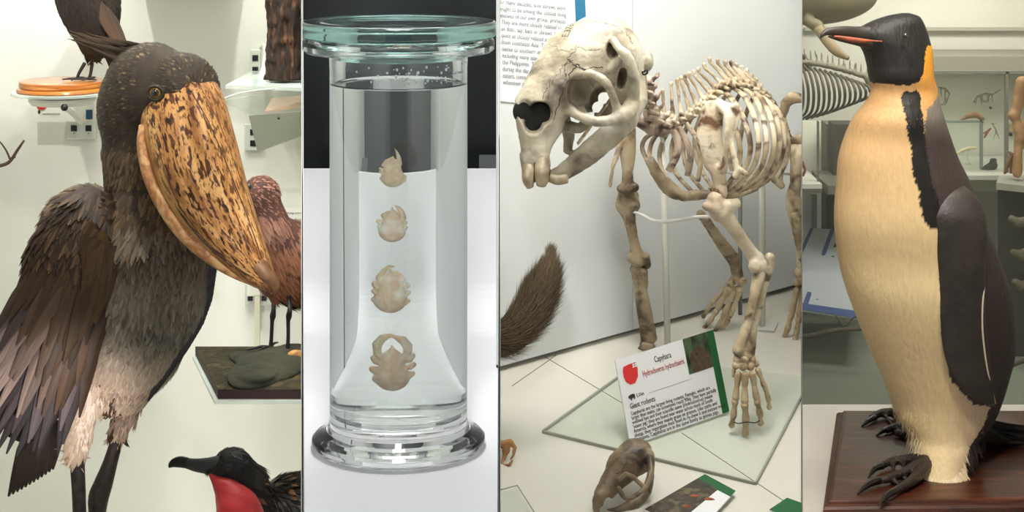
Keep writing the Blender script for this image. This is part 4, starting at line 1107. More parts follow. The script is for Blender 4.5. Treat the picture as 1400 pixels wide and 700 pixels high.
# ---- spine
s=SDF(.0024)
neck=[(884,112,3.60,10),(884,128,3.62,11),(888,146,3.64,12),(897,162,3.67,12),(908,171,3.70,11)]
rgv=np.random.default_rng(12)
for i,(x,y,d,r) in enumerate(catmull(neck,6)):
    s.ball((x,y,d),r,3); s.chain([(x+2,y,d,4),(x+13,y-6,d-.01,3.2),(x+16,y-12,d,2)],k=3); s.chain([(x,y+3,d-.01,5),(x-7,y+8,d-.03,4)],k=3); s.chain([(x-3,y,d-.03,4),(x+8,y+3,d-.04,3)],k=2)
s.chain([(876,168,3.66,8),(892,176,3.68,9),(908,180,3.70,8)],k=5)
s.build('neck_vertebrae',M_bonepink,sk,noise=.0022,nscale=60)
SP=[(909,170,3.72),(926,164,3.76),(945,156,3.80),(960,143,3.84),(974,130,3.87),(987,120,3.89),(1000,115,3.91),(1013,115,3.93),(1026,119,3.95),(1038,126,3.97),(1049,136,3.99),(1058,149,4.01),(1066,165,4.03),(1073,182,4.04),(1078,198,4.05)]
tips=[(906,124),(921,112),(929,108),(936,104),(944,100),(952,96),(962,89),(972,80),(987,84),(999,85),(1008,89),(1017,94),(1026,102),(1034,110),(1042,121),(1050,137),(1058,150)]
spc=catmull(SP,23)
tips=[tuple(t) for t in catmull(tips,22)]
s=SDF(.0022)
for i,(x,y,d) in enumerate(spc):
    s.ball((x,y,d),7.6,2.2); s.chain([(x,y,d-.02,3.4),(x+7,y+2,d-.045,2.6)],k=3); s.ball((x+1,y-6,d-.01),4,2)
    if i<len(tips):
        tx,ty=tips[i]; r=3.1 if i<11 else 3.6
        s.chain([(x,y-4,d,4),((x+tx)/2,(y+ty)/2,d+.003,r*.75),(tx,ty+4,d+.006,r*.75),(tx,ty,d+.006,r)],k=2)
spine=s.build('spine',M_bone,sk,noise=.0013,nscale=70)
# ---- ribs: near ribs curve out to the right, far ribs show behind
def rib(pts,r=3.2,m=M_bone,name='rib'):
    st=[(x,y,d,r*(1+.1*math.sin(i)),r*.6) for i,(x,y,d) in enumerate(pts)]
    V,F,U,_,_=loft(st,34,10); return mesh(name,V,F,m,sk,uv=U)
NR=[ # near ribs
 [(1058,150,4.0),(1070,168,3.93),(1077,195,3.90),(1074,222,3.89),(1062,243,3.89)],
 [(1046,136,3.99),(1062,150,3.90),(1071,180,3.85),(1069,212,3.83),(1056,240,3.83),(1036,255,3.84)],
 [(1034,125,3.97),(1052,142,3.87),(1064,172,3.81),(1065,206,3.79),(1053,236,3.79),(1030,256,3.81),(1012,262,3.82)],
 [(1022,119,3.95),(1040,134,3.85),(1054,164,3.78),(1058,200,3.75),(1048,232,3.76),(1026,254,3.78),(1002,264,3.80)],
 [(1010,117,3.93),(1030,131,3.83),(1043,160,3.76),(1048,198,3.73),(1040,230,3.74),(1019,253,3.76),(994,266,3.78)],
 [(998,118,3.91),(1018,132,3.81),(1032,162,3.745),(1037,198,3.72),(1030,228,3.725),(1011,251,3.74),(988,266,3.77)],
 [(986,122,3.89),(1004,140,3.80),(1019,168,3.74),(1026,200,3.715),(1020,228,3.72),(1004,249,3.735),(984,264,3.75)],
 [(974,131,3.87),(992,150,3.79),(1006,178,3.74),(1012,206,3.72),(1008,232,3.73),(994,252,3.74),(978,262,3.75)],
 [(962,143,3.84),(974,160,3.79),(984,190,3.76),(988,220,3.75),(982,246,3.75),(970,260,3.75)]]
for r_ in NR: rib(r_,3.7)
FR=[[(1034,126,3.99),(1022,150,4.10),(1012,190,4.13),(1012,225,4.09),(1018,250,3.98)],
 [(1018,117,3.97),(1004,145,4.07),(996,185,4.10),(998,222,4.06),(1006,252,3.95)],
 [(1002,116,3.94),(984,145,4.03),(974,185,4.06),(978,225,4.02),(992,258,3.92)],
 [(988,121,3.92),(964,148,3.99),(950,186,4.02),(956,226,3.99),(978,262,3.89)],
 [(974,132,3.90),(946,160,3.97),(934,195,3.99),(940,232,3.96),(964,264,3.86)],
 [(958,146,3.87),(930,172,3.94),(918,204,3.96),(924,236,3.93),(950,266,3.84)],
 [(942,158,3.84),(914,180,3.90),(902,208,3.92),(908,238,3.89),(936,266,3.82)],
 [(926,166,3.80),(898,184,3.86),(888,208,3.88),(894,232,3.86),(918,256,3.81)],
 [(912,174,3.77),(886,186,3.82),(878,200,3.84),(884,218,3.83),(900,244,3.81)]]
for r_ in FR: rib(r_,3.0,M_bonel)
# first ribs at the front with pink cartilage
rib([(920,176,3.74),(927,196,3.72),(924,214,3.71),(914,234,3.71)],5,M_bonepink); rib([(928,174,3.75),(938,192,3.74),(944,214,3.73),(940,240,3.74)],4.2,M_bonepink)
rib([(938,168,3.78),(952,190,3.77),(958,216,3.77),(954,248,3.77)],3.4)
s=SDF(.0024); s.chain([(890,222,3.80,7),(900,240,3.80,8),(916,260,3.80,9),(936,268,3.80,7),(960,266,3.79,7),(985,268,3.78,5),(1010,266,3.80,4.5),(1034,258,3.82,4)],k=4,smooth=24); s.chain([(889,218,3.80,5),(894,236,3.80,6)],k=3)
s.build('breastbone',M_bonel,sk,noise=.0016,nscale=60)
# ---- shoulder blades
s=SDF(.0023)
sn=(.35,-1,.1)
for x,y,r in ((972,162,17),(969,185,17),(974,208,14),(983,228,11)): s.ell((x,y,3.70),(r,4.2,26),8,rot=(0,8,0))
s.chain([(985,142,3.695,7),(997,158,3.68,9),(996,182,3.675,7),(992,206,3.68,5),(990,232,3.69,5)],k=6,flat=(( .8,-1,0),1.8),smooth=14)
s.chain([(990,148,3.69,6),(1006,147,3.69,6),(1008,162,3.69,5),(1000,186,3.685,5)],k=5,flat=((.2,-1,0),2.0))
s.chain([(998,186,3.68,4),(1003,210,3.672,4),(1008,232,3.67,4)],k=4); s.chain([(1005,240,3.67,4),(1010,232,3.67,5),(1020,238,3.67,3.5)],k=3)
s.ell((958,172,3.69),(3.5,6,22),3,op=-1,rot=(0,5,0))
s.chain([(984,230,3.70,8),(984,250,3.71,9),(984,262,3.71,11)],k=5)
s.build('shoulder_blade',bone_mat('bone_blade',(206,190,162),(176,146,120),(222,212,192),(104,74,50),26,.50,.62),sk,noise=.0012,nscale=50)
s=SDF(.0024); s.chain([(857,180,3.97,13),(858,205,3.97,12),(858,235,3.97,8),(858,258,3.97,9)],k=6,flat=((.3,-1,0),1.6)); s.chain([(849,190,3.96,5),(843,212,3.95,4),(838,228,3.94,2.6),(834,254,3.94,2.4)],k=4); s.chain([(850,258,3.97,7),(868,256,3.97,6)],k=5)
s.build('shoulder_blade',M_bonel,sk,noise=.0012,nscale=60)
# ---- limbs
def limb(name,chains,m=M_bone,vox=.0022,noise=.0011,balls=()):
    s=SDF(vox)
    for c in chains:
        kw={'k':5}
        if isinstance(c,dict): kw.update({k_:v_ for k_,v_ in c.items() if k_!='p'}); c=c['p']
        s.chain(c,**kw)
    for b in balls: s.ball(b[:3],b[3],4,b[4] if len(b)>4 else 1)
    return s.build(name,m,sk,noise=noise,nscale=60)
limb('humerus',[[(978,274,3.70,12),(984,290,3.70,14),(996,300,3.71,11),(1010,322,3.72,9),(1026,344,3.73,9),(1038,360,3.74,12)],[(966,282,3.69,6),(976,284,3.69,9)],[(1006,278,3.71,7),(996,282,3.70,10)],[(1032,364,3.72,9),(1044,366,3.74,9)]],balls=[(994,284,3.672,4,-1),(1037,364,3.70,5,-1)],m=bone_mat('bone_upper_arm',(196,180,154),(158,138,114),(212,200,180),(100,74,56),20,.56,.7))
limb('forearm',[[(1053,352,3.745,7),(1050,364,3.75,9),(1042,384,3.745,10),(1034,420,3.73,8.5),(1027,450,3.715,8),(1021,474,3.705,12),(1018,486,3.70,14)],[(1038,374,3.73,9),(1030,410,3.71,6.5),(1022,444,3.70,6),(1010,478,3.69,9)]],noise=.0012)
limb('humerus',[[(857,268,4.0,13),(852,280,4.0,11),(860,296,4.0,9),(864,316,4.0,7),(868,336,4.0,7),(872,354,4.0,11)],[(866,270,4.0,8),(866,282,3.99,9)],[(864,352,4.0,7),(882,352,4.0,7),(884,362,4.01,6)]],M_bonel)
limb('forearm',[[(870,368,4.01,9),(872,385,4.015,6.5),(876,420,4.02,6.5),(882,448,4.025,8),(886,464,4.03,10)],[(880,372,4.0,6),(882,400,4.01,4),(889,440,4.01,5),(893,462,4.02,6)]],M_bonel)
def paw(name,wrist,carp,digits,m,vox=.0018):
    s=SDF(vox)
    for x,y,d,r in carp: s.ball((x,y,d),r,1.2)
    s.build(name+'_wrist_bones',m,sk,noise=.001,nscale=80)
    for dg in digits:
        s=SDF(vox); n=len(dg)
        for i in range(n-1):
            (x0,y0,d0,r0),(x1,y1,d1,r1)=dg[i],dg[i+1]
            f=.12; a=(x0+(x1-x0)*f,y0+(y1-y0)*f,d0+(d1-d0)*f); b=(x0+(x1-x0)*(1-f),y0+(y1-y0)*(1-f),d0+(d1-d0)*(1-f))
            mid=((a[0]+b[0])/2,(a[1]+b[1])/2,(a[2]+b[2])/2)
            s.chain([(*a,r0),(*mid,(r0+r1)*.34),(*b,r1)],k=1)
        s.build('digit',m,sk,noise=.0008,nscale=90)
fz=lambda x,y,up,r:(x,y,fd(y+up)-.0,r)
M_dig=bone_mat('bone_digit',(186,166,132),(150,126,96),(206,190,160),(92,64,44),26,.56,.72)
paw('forefoot',None,[(1008,492,3.69,6),(1018,491,3.685,7),(1028,492,3.69,6),(1006,500,3.685,5),(1016,501,3.68,6),(1026,501,3.685,6),(1033,497,3.695,5)],
 [[(1010,508,3.68,5.2),(1005,548,3.675,5),(1003,566,3.68,4.8),(1000,583,3.69,4.6)],
  [(1019,508,3.675,5.6),(1018,552,3.665,5.6),(1020,574,3.67,5.4),(1019,593,3.683,5.2)],
  [(1028,507,3.68,5.2),(1035,548,3.675,5),(1039,564,3.68,4.8),(1040,580,3.695,4.4)],
  [(1035,503,3.69,4.4),(1046,530,3.69,4.2),(1050,543,3.695,4),(1052,559,3.71,3.6)],
  [(1003,505,3.70,3.4),(1003,515,3.695,2.6)]],M_dig)
V,F,U=tube([(1003,577,3.655,.8),(1010,579,3.65,.8),(1020,577,3.645,.8),(1032,578,3.655,.8),(1039,575,3.66,.8)],n=6); mesh('wire',V,F,M_black,sk)
limb('wrist_bones',[[(880,472,4.02,6),(890,474,4.02,6)],[(876,478,4.03,5),(893,480,4.03,5)]],M_bonel)
# far hind leg (seen between the front legs)
limb('shin',[[(958,292,3.97,6),(970,312,4.0,5),(986,338,4.03,5),(1004,360,4.06,7),(1008,374,4.08,8)],[(966,300,3.96,5),(980,318,4.0,4),(1008,352,4.05,4)]],M_bonel)
paw('hindfoot',None,[(1006,378,4.08,7),(1014,384,4.08,7),(1000,386,4.08,6),(1010,396,4.085,6),(1000,396,4.085,6)],
 [[(998,392,4.08,5),(980,424,4.10,4.4),(971,438,4.11,4),(962,449,4.12,3.6)],[(1004,396,4.08,5),(990,430,4.09,4.4),(984,442,4.10,4),(978,453,4.105,3.6)],[(1011,398,4.08,4.6),(1000,428,4.09,4.2),(994,440,4.10,3.8),(988,450,4.11,3.4)],[(996,388,4.09,4),(976,412,4.11,3.6),(968,422,4.12,3.4),(961,434,4.14,3)]],M_dig)
# pelvis, near hind leg at the right edge
limb('pelvis',[{'p':[(1093,134,4.02,7),(1082,134,4.02,8),(1074,142,4.03,7),(1070,160,4.04,5),(1073,180,4.04,6),(1078,200,4.04,9)],'k':4},[(1074,200,4.03,7),(1068,224,4.0,6),(1062,244,3.97,8),(1068,254,3.97,5)],[(1078,198,4.04,8),(1100,190,4.06,10)]],M_bone)
limb('thigh_bone',[[(1084,206,4.0,9),(1090,216,3.99,10),(1088,250,3.98,8),(1084,270,3.97,10),(1086,282,3.97,12)],[(1092,206,4.0,8),(1102,204,4.0,8)]],M_bone)
limb('shin',[[(1088,292,3.97,11),(1090,310,3.98,8),(1094,340,4.0,6),(1097,366,4.03,7)]],M_bone)
paw('hindfoot',None,[(1094,372,4.03,8),(1098,382,4.03,8),(1090,386,4.04,6)],[[(1091,392,4.04,5),(1082,430,4.06,4.6),(1077,448,4.07,4.4),(1072,463,4.08,4)],[(1098,394,4.04,5),(1092,434,4.05,4.6),(1089,452,4.06,4.4),(1086,467,4.07,4)]],M_dig)
# ---- rods
M_rod=mat('rod_white',(214,212,204),.35)
V,F,U=tube([(903,178,3.73,3.2),(905,196,3.74,3.2),(906,205,3.74,4.2),(909,320,3.80,4.4),(913,482,3.975,4.4)],n=16,rows=30)
V=[]; 
def rod(p0,p1,r,n=14,name='support_rod',m=M_rod):
    V,F,U=loft([(*p0,r,r),(*p1,r,r)],2,n,world=True)[:3]; return mesh(name,V,F,m,sk)
b0=FL(913,482); rod(b0,Vector((b0.x-.01,b0.y,P(0,200,b0.y+3.5).z)),S(4.6,3.9)); t0=Vector((b0.x-.01,b0.y,P(0,202,b0.y+3.5).z)); rod(t0,P(903,176,3.74),S(3,3.9))
b1=FL(1042,448); rod(b1,Vector((b1.x,b1.y,P(0,150,b1.y+3.5).z)),S(4.6,4)); 
slab('rod_foot',[FL(1018,452,.001),FL(1058,455,.001),FL(1064,443,.001),FL(1026,441,.001)],.004,(0,-FS,1),M_rod,sk)
V,F,U=tube([(864,289,3.99,1.8),(878,294,3.96,2.2),(892,301,3.93,2.2),(909,303,3.90,2.4),(930,301,3.84,2.4),(950,297,3.77,2.4),(970,296,3.72,2)],n=10); mesh('support_wire',V,F,M_rod,sk)
V,F,U=tube([(996,236,3.98,1.8),(1040,237,4.02,1.8),(1086,238,4.02,1.8)],n=8); mesh('support_wire',V,F,M_rod,sk)
a=FL(1012,430); rod(Vector((a.x+.0,a.y,zf(a.y+3.5))),Vector((a.x,a.y,P(0,250,a.y+3.5).z)),S(3,4),m=mat('rod_grey',(120,122,122),.5))
# ---- clear plate on the floor
def fslab(name,pts,up,th,m,**k):
    q=[FL(x,y) for x,y in pts]; n=Vector((0,-FS,1)).normalized()
    q=[p+n*up for p in q]; o=slab(name,q,th,n,m,**k); return o
pe=thing('base_plate','large clear sheet with grey polished edges lying on the floor under the skeleton feet','base plate',FL(1033,665))
o=fslab('sheet',[(742,590),(1033,661),(1108,520),(880,492)],.0008,.006,sheet_mat('base_plate_clear',(200,208,196),.02),parent=pe)
M_pedge=mat('plate_edge',(150,152,138),.3)
for a,b in (((742,592),(1033,663)),((1033,663),(1110,517)),((742,592),(880,493))):
    p,q_=FL(*a),FL(*b); n=Vector((0,-FS,1)).normalized()*.0065; w=(q_-p).cross(n).normalized()*.0018
    V,F=box8([p-w,q_-w,q_+w,p+w,p-w+n,q_-w+n,q_+w+n,p+w+n]); mesh('edge_strip',V,F,M_pedge,pe,smooth=False)
M_seam=mat('seam_grey',(120,116,104),.8)
for i,(a,b) in enumerate((((745,488),(852,552)),((932,592),(1085,694)),((700,528),(760,486)))):
    p,q_=FL(*a),FL(*b); n=Vector((0,-FS,1)).normalized()*.0006; w=(q_-p).cross(n).normalized()*.0009
    V,F=box8([p-w,q_-w,q_+w,p+w,p-w+n,q_-w+n,q_+w+n,p+w+n]); tag(mesh('trim_%d'%(i+1),V,F,M_seam,smooth=False),kind='structure')
# ---- main label
lb=thing('specimen_label','white Capybara label with red logo and green right stripe, leaning on the clear sheet','label',FL(930,590))
TL,TR,BR,BL=P(841,493,3.73),P(971,456,3.81),P(997,567,3.752),P(862,615,3.652)
BR=FL(997,567,.007); BL=FL(862,614,.007); TL=P(841,493,BL.y+3.5+.05); TR=BR+(TL-BL); 
def LP(u,v,off=.0): # u along width 0..1, v down 0..1
    p=(TL*(1-u)+TR*u)*(1-v)+(BL*(1-u)+BR*u)*v; return p+LN*off
LX=(TR-TL); LNv=LX.cross(TL-BL).normalized(); LN=LNv if LNv.y<0 else -LNv
M_card=mat('card_white',(232,232,232),.35)
slab('card',[TL,TR,BR,BL],.003,-LN,M_card,lb)
def lquad(name,u0,v0,u1,v1,m,root=lb,off=.0006): return slab(name,[LP(u0,v0,off*.2),LP(u1,v0,off*.2),LP(u1,v1,off*.2),LP(u0,v1,off*.2)],off,LN,m,root)
M_green=mat('label_green',(14,92,44),.5)
lquad('green_stripe',.93,0,1,1,M_green)
def photo_mat():
    m,nt,b=new_mat('printed_photo'); N=nt.nodes;L=nt.links; tc=N.new('ShaderNodeTexCoord'); n=N.new('ShaderNodeTexNoise'); n.inputs['Scale'].default_value=60; n.inputs['Detail'].default_value=8
    mp=N.new('ShaderNodeMapping'); mp.inputs['Scale'].default_value=(1,1,.35); L.new(tc.outputs['Object'],mp.inputs[0]); L.new(mp.outputs[0],n.inputs['Vector'])
    r=N.new('ShaderNodeValToRGB'); L.new(n.outputs['Fac'],r.inputs['Fac']); e=r.color_ramp.elements; e[0].position=.35; e[0].color=rgba((20,30,20)); e[1].position=.7; e[1].color=rgba((92,120,84)); L.new(r.outputs['Color'],b.inputs['Base Color']); b.inputs['Roughness'].default_value=.4; return m
lquad('printed_photo',.68,0,.93,.43,photo_mat())
def lblob(cu,cv,ru,rv,m,name,root=lb,n=24,wob=.0,off=.0012,pts=None):
    V=[]; k=n if pts is None else len(pts)
    for i in range(k):
        a=2*math.pi*i/k; uu,vv=(cu+ru*math.cos(a)*(1+wob*math.sin(3*a)),cv+rv*math.sin(a)) if pts is None else pts[i]; V.append(LP(uu,vv,off))
    V2=[v-LN*.0003 for v in V]; F=[tuple(range(k)),tuple(range(2*k-1,k-1,-1))]+[(i,(i+1)%k,k+(i+1)%k,k+i) for i in range(k)]
    return mesh(name,V+V2,F,m,root,smooth=False)
M_fur=mat('print_brown',(66,52,40),.5,c2=(92,74,58),ns=120)
lblob(0,0,0,0,M_fur,'printed_animal',pts=[(.72,.428),(.715,.30),(.73,.2),(.765,.15),(.80,.14),(.815,.10),(.835,.14),(.86,.16),(.90,.24),(.925,.30),(.925,.428)])
lblob(.785,.22,.008,.012,M_black,'printed_eye',off=.0016)
lblob(0,0,0,0,M_red,'red_logo',pts=[(.065,.10),(.12,.09),(.19,.09),(.195,.17),(.185,.26),(.15,.32),(.10,.325),(.065,.28),(.05,.21),(.052,.14)])
for u_,v_ in ((.150,.10),(.173,.10),(.150,.125),(.173,.125)): lquad('logo_mark',u_,v_,u_+.017,v_+.02,M_card,lb,.0018)
for a,b_ in ((.085,.19),(.085,.215),(.105,.24)): pass
zdir=(TL-BL)
def lt(body,u_,v_,size,m=M_ink,root=lb,w=None): return text('lettering',body,LP(u_,v_,.0008),LX,zdir,S(size,3.7),m,root,offset=0,fit=w*LX.length if w else None)
lt('LIGHT',.09,.20,4,M_card,w=.075); lt('VERTICAL',.08,.235,4,M_card,w=.09)
lt('Capybara',.37,.165,11.5,w=.17); lt('Hydrochoerus hydrochaeris',.235,.285,11,M_rtext,w=.42)
lt('E.376A',.14,.49,6.5,w=.075)
lblob(0,0,0,0,M_ink,'animal_mark',pts=[(.06,.455),(.075,.44),(.10,.435),(.12,.44),(.125,.47),(.12,.50),(.112,.50),(.11,.48),(.09,.485),(.088,.505),(.08,.505),(.078,.48),(.062,.475)])
lquad('rule',.26,.485,.70,.489,mat('rule_grey',(150,150,150),.6))
lt('Giant rodents',.06,.60,10.5,w=.25)
for i,t in enumerate(('Capybaras are the largest living rodents. Females, which are','larger than males, can sometimes reach 90kg. They have partially','webbed feet and their scientific name (Hydrochoerus) means',"'water pig'; they are found near water across much of South",'America, where they mainly graze on grasses. Like cattle and','sheep, they regurgitate their food to re-chew it and extract more','nutrients. Capybaras are in the same family as guinea pigs.')):
    lt(t,.055,.672+.051*i,7.1,w=(.80,.86,.81,.80,.84,.92,.84)[i])
# ---- small skull in front
s=SDF(.0019); D=3.50
ds=fd(697)-.0
ss=thing('small_skull','small brown rodent skull lying in front of the Capybara label','skull',FL(850,700))
d0=3.47
s.ell((868,625,d0+.02),(25,26,24),8,rot=(0,35,0)); s.ell((852,637,d0),(22,20,24),8,rot=(0,35,0)); s.chain([(852,640,d0,20),(836,660,d0-.02,16),(824,676,d0-.04,12),(819,684,d0-.045,9)],k=6)
s.chain([(818,678,d0-.05,6),(815,694,d0-.05,5),(816,704,d0-.05,4)],k=4)
s.ell((873,640,d0-.06),(9,14,13),3,op=-1,rot=(0,20,0)); s.ell((862,664,d0-.05),(9,18,13),3,op=-1,rot=(0,30,0))
s.ell((818,674,d0-.085),(6,12,8),2,op=-1); s.ell((831,690,d0-.05),(6,30,10),2,op=-1)
s.chain([(846,668,d0-.055,3.4),(856,682,d0-.06,3.2),(872,676,d0-.06,3.4),(886,660,d0-.05,4),(890,640,d0-.03,5),(888,622,d0,7)],k=3,smooth=16)
s.chain([(846,655,d0-.05,3.5),(856,648,d0-.055,3),(866,652,d0-.055,3),(876,662,d0-.055,3)],k=3)
s.chain([(822,704,d0-.03,5),(845,700,d0-.03,7),(868,688,d0-.02,8),(884,672,d0,7),(890,650,d0,5)],k=4)
s.ell((873,612,d0+.02),(16,16,10),6)
o=s.build('cranium',bone_mat('bone_small_skull',(128,110,84),(96,78,58),(150,134,106),(52,38,28),16,.5,.68,.45),ss,noise=.001,nscale=60)
bv_=bvh_of(o); a,nn=onto(bv_,858,612); b_,_=onto(bv_,868,604)
crack([(832,640),(846,626),(860,612)],.0006,24,.8,bv_,par=o); crack([(838,648),(850,644),(858,630)],.0006,20,.8,bv_,par=o)
# small bony fragment at the left edge
s=SDF(.0016); D2=3.6
s.chain([(676,612,D2,5),(688,606,D2,4),(698,604,D2,3.4),(704,612,D2,3),(702,622,D2-.01,2),(698,628,D2-.01,1.2)],k=2); s.chain([(690,608,D2,4),(690,622,D2,3),(686,634,D2-.01,1.6)],k=2); s.chain([(697,606,D2,3),(694,618,D2,2.6),(689,626,D2,1.6)],k=2); s.chain([(686,636,D2-.01,2.4),(696,636,D2-.02,2.2),(700,630,D2-.02,1.4)],k=2)
tag(s.build('bone_fragment',bone_mat('bone_orange',(170,124,76),(140,92,50),(196,160,116),(90,54,30),20),noise=.0008),'small orange brown jaw bone cut off by the left edge','bone')
# brush-like furry tail
tl=[(655,470,3.62,22,18),(690,462,3.62,24,20),(716,440,3.63,26,22),(734,410,3.64,26,22),(746,380,3.65,19,16),(750,362,3.66,7,6)]
V,F,U,G,C=loft(tl,40,24); tt=thing('furry_tail','thick dark brown furry tail tip rising at the left edge','tail',P(690,500,3.62))
mesh('tail_core',V,F,mat('fur_core',(60,46,32),.9),tt)
at=grid_sampler(G,C); mb=MB(); rg=np.random.default_rng(2)
for i in range(5200):
    u_,v_=rg.random(),rg.random()**.8; p,dv,nv=at(u_,v_); a=dv+nv*.28+Vector(rg.normal(0,.10,3)); c=mixc(CR((52,38,26)),CR((122,100,74)),rg.random()**1.6)
    feather(mb,p-nv*.006,a,nv,.035+.02*rg.random(),.0009,c,.05,.02,.4,mixc(c,CR((150,130,100)),.3),3)
mb.build('fur',mat('tail_fur',(255,255,255),.8,vcol=True),tt)
# bottom label with picture, cut by the frame
def fl_label(name,lab,pts,strip,photo=None,up=.012):
    r=thing(name,lab,'label',FL(*pts[3])); q=[FL(x,y,up) for x,y in pts]; n=Vector((0,-FS,1)).normalized()
    n=(q[1]-q[0]).cross(q[3]-q[0]).normalized(); n=n if n.z>0 else -n
    slab('card',q,.003,-n,M_card,r)
    def sub(nm,u0,v0,u1,v1,m,o_=.0008):
        g=lambda a,b:(q[0]*(1-a)+q[1]*a)*(1-b)+(q[3]*(1-a)+q[2]*a)*b
        return slab(nm,[g(u0,v0)+n*.0001,g(u1,v0)+n*.0001,g(u1,v1)+n*.0001,g(u0,v1)+n*.0001],o_,n,m,r)
    for nm,a,b,c_,d_,m in strip: sub(nm,a,b,c_,d_,m)
    return r,q,n
r,q,n=fl_label('specimen_label','label printed with two orange animals, cut by the bottom edge',[(880,706),(955,662),(1000,686),(950,740)],[('printed_photo',.02,0,.98,.62,mat('print_dim',(84,70,54),.5,c2=(44,40,30),ns=40,c3=(110,96,70))),('green_stripe',.97,0,1.12,1,M_green)])
for k,(x,y) in enumerate(((950,680),(970,684),(940,694))):
    V,F,U,_,_=loft([(x-9,y+3,fd(y)-.018,2,1.0),(x-3,y,fd(y)-.018,4,1.2),(x+5,y+2,fd(y)-.018,4,1.2),(x+9,y+6,fd(y)-.018,1.5,1)],10,10); mesh('printed_creature',V,F,mat('print_orange',(188,104,62),.5,c2=(90,50,34),ns=80),r)
fl_label('specimen_label','plain green label corner at the bottom right edge of the skeleton floor',[(1052,704),(1076,688),(1110,700),(1090,720)],[('green_face',0,0,1,1,M_green)],up=.01)
# clear block bottom left
o=fslab('clear_block',[(640,690),(707,672),(735,716),(650,740)],.001,.012,M_sheet); tag(o,'clear rectangular block corner at the bottom left of the skeleton floor','block')
for i,(a,b) in enumerate((((640,690),(707,672)),((707,672),(735,716)))):
    p,q_=FL(*a,.012),FL(*b,.012); V,F=loft([(*p,.0012,.0012),(*q_,.0012,.0012)],2,6,world=True)[:2]; mesh('block_edge',V,F,M_pedge,o)
    o.children[-1].location=(0,0,0)
# ---- wall text panel
wt=thing('wall_text_panel','white wall panel of printed text with a blue right stripe behind the big skull','text panel',WP(740,138))
wx=(WP(770,17)-WP(683,7)); 
def wq(name,pts,off,m): 
    a=[WP(x,y,off) for x,y in pts]; n=(a[1]-a[0]).cross(a[3]-a[0]).normalized(); n=n if n.y<0 else -n
    return slab(name,a,.002,-n,m,wt)
wq('card',[(660,-70),(798,-56),(806,152),(664,136)],.004,mat('panel_card',(226,228,230),.5)); wq('blue_stripe',[(784,-56),(798,-55),(806,152),(792,150)],.0052,mat('stripe_blue',(30,104,140),.5))
lines=['For many decades, tree shrews were','thought to be among the closest living','relatives of our own group, primates.','They are more closely related to','us than, say, bats or shrews, but not','quite as closely related as lemurs','from southeast Asia. Tree shrews','native to southern and','including many islands','the Philippines. They feed','during the day and','eaters, consuming','whenever available']
base=[(670,1),(673,13),(674,25),(682,38),(683,52),(683,60),(682,71),(684,81),(685,91),(686,101),(687,109),(687,117),(687,126)]
ln=['or many decades, tree shrews were','ought to be among the closest living','elatives of our own group, primates.','They are more closely related to','us than, say, bats or shrews, but','quite as closely related as','from southeast Asia. Tree','native to southern and','including many islands','the Philippines. They','during the day and','eaters, consuming','whenever available']
for i,t in enumerate(ln):
    y=5+9.15*i; x0=683.6 if i<3 else 684+ i*.28
    p=WP(x0,y,.0066); text('lettering',t,p,WP(x0+80,y+8.2-.1*i,.0066)-p,(WP(x0,y-20,.0066)-p),S(8.9,3.93),mat('text_grey',(104,106,112),.7) if i==0 else bpy.data.materials['text_grey'],wt,offset=0,xs=.80)
spot('spot_lamp',(.12,-.95,1.68),P(830,150,3.5),3,60,.6,.05,(1,.97,.92))
spot('spot_lamp',(.50,-.55,1.7),P(960,560,3.7),30,70,.6,.03,(1,.96,.9))
area('ceiling_panel_lamp_over_skeleton',(.28,-.1,1.72),(.32,.0,.3),.5,16,(1,.98,.95))

clip_bay(B4_,683.5,1096.5)
B4_=names()
# ================================================================ bay four: mounted penguin
TP=3.42
zb4=.2055
def BD(py): return (CH-zb4)*FP/(py+150)         # distance of the wooden base's top at a frame row
def BP(px,py,up=0): v=P(px,py,BD(py)); v.z+=up; return v
pg=thing('penguin','tall cream-fronted taxidermy penguin with black head and orange neck patch','penguin',BP(1288,650))
st=[(1238,18,3.40,6,5),(1234,22,3.40,22,16),(1226,30,3.40,36,26),(1219,42,3.40,48,31),(1221,55,3.40,50,34),(1227,70,3.40,47.5,36),(1230,86,3.40,45.5,38),(1232,104,3.40,44.5,40),(1236,122,3.41,45,43),(1234,140,3.41,50,50),(1229,160,3.41,61,58),(1227,185,3.42,71,66),(1228,215,3.42,81,72),(1235,250,3.42,91,78),(1243,300,3.42,102,84),(1255,350,3.43,109,86),(1268,395,3.43,111,86),(1280,440,3.44,106,84),(1288,480,3.45,98,80),(1292,515,3.45,86,72),(1293,545,3.45,76,66),(1293,570,3.44,66,58),(1293,595,3.42,48,48),(1291,615,3.39,35,38),(1289,640,3.36,31,30),(1289,655,3.34,28,24)]
V,F,U,G,C=loft(st,330,240,side=(1,0,0))
def poly_in(x,y,poly):
    c=False; n=len(poly); j=n-1
    for i in range(n):
        xi,yi=poly[i]; xj,yj=poly[j]
        if (yi>y)!=(yj>y) and x<(xj-xi)*(y-yi)/(yj-yi)+xi: c=not c
        j=i
    return c
HEAD=[(1100,0),(1300,0),(1300,60),(1276,62),(1268,62),(1264,78),(1263,98),(1256,113),(1240,117),(1215,115),(1192,113),(1150,112)]
STRIPE=[(1233,128),(1238,124),(1246,127),(1253,123),(1258,130),(1258,142),(1262,158),(1264,180),(1268,205),(1272,240),(1282,270),(1290,310),(1272,312),(1262,300),(1258,280),(1256,262),(1248,240),(1246,205),(1240,180),(1238,158),(1232,142)]
BACK=[(1276,62),(1279,80),(1283,112),(1282,132),(1268,150),(1264,170),(1266,205),(1272,240),(1280,270),(1285,340),(1287,450),(1300,520),(1330,552),(1354,556),(1344,584),(1329,606),(1322,630),(1320,670),(1460,670),(1460,62)]
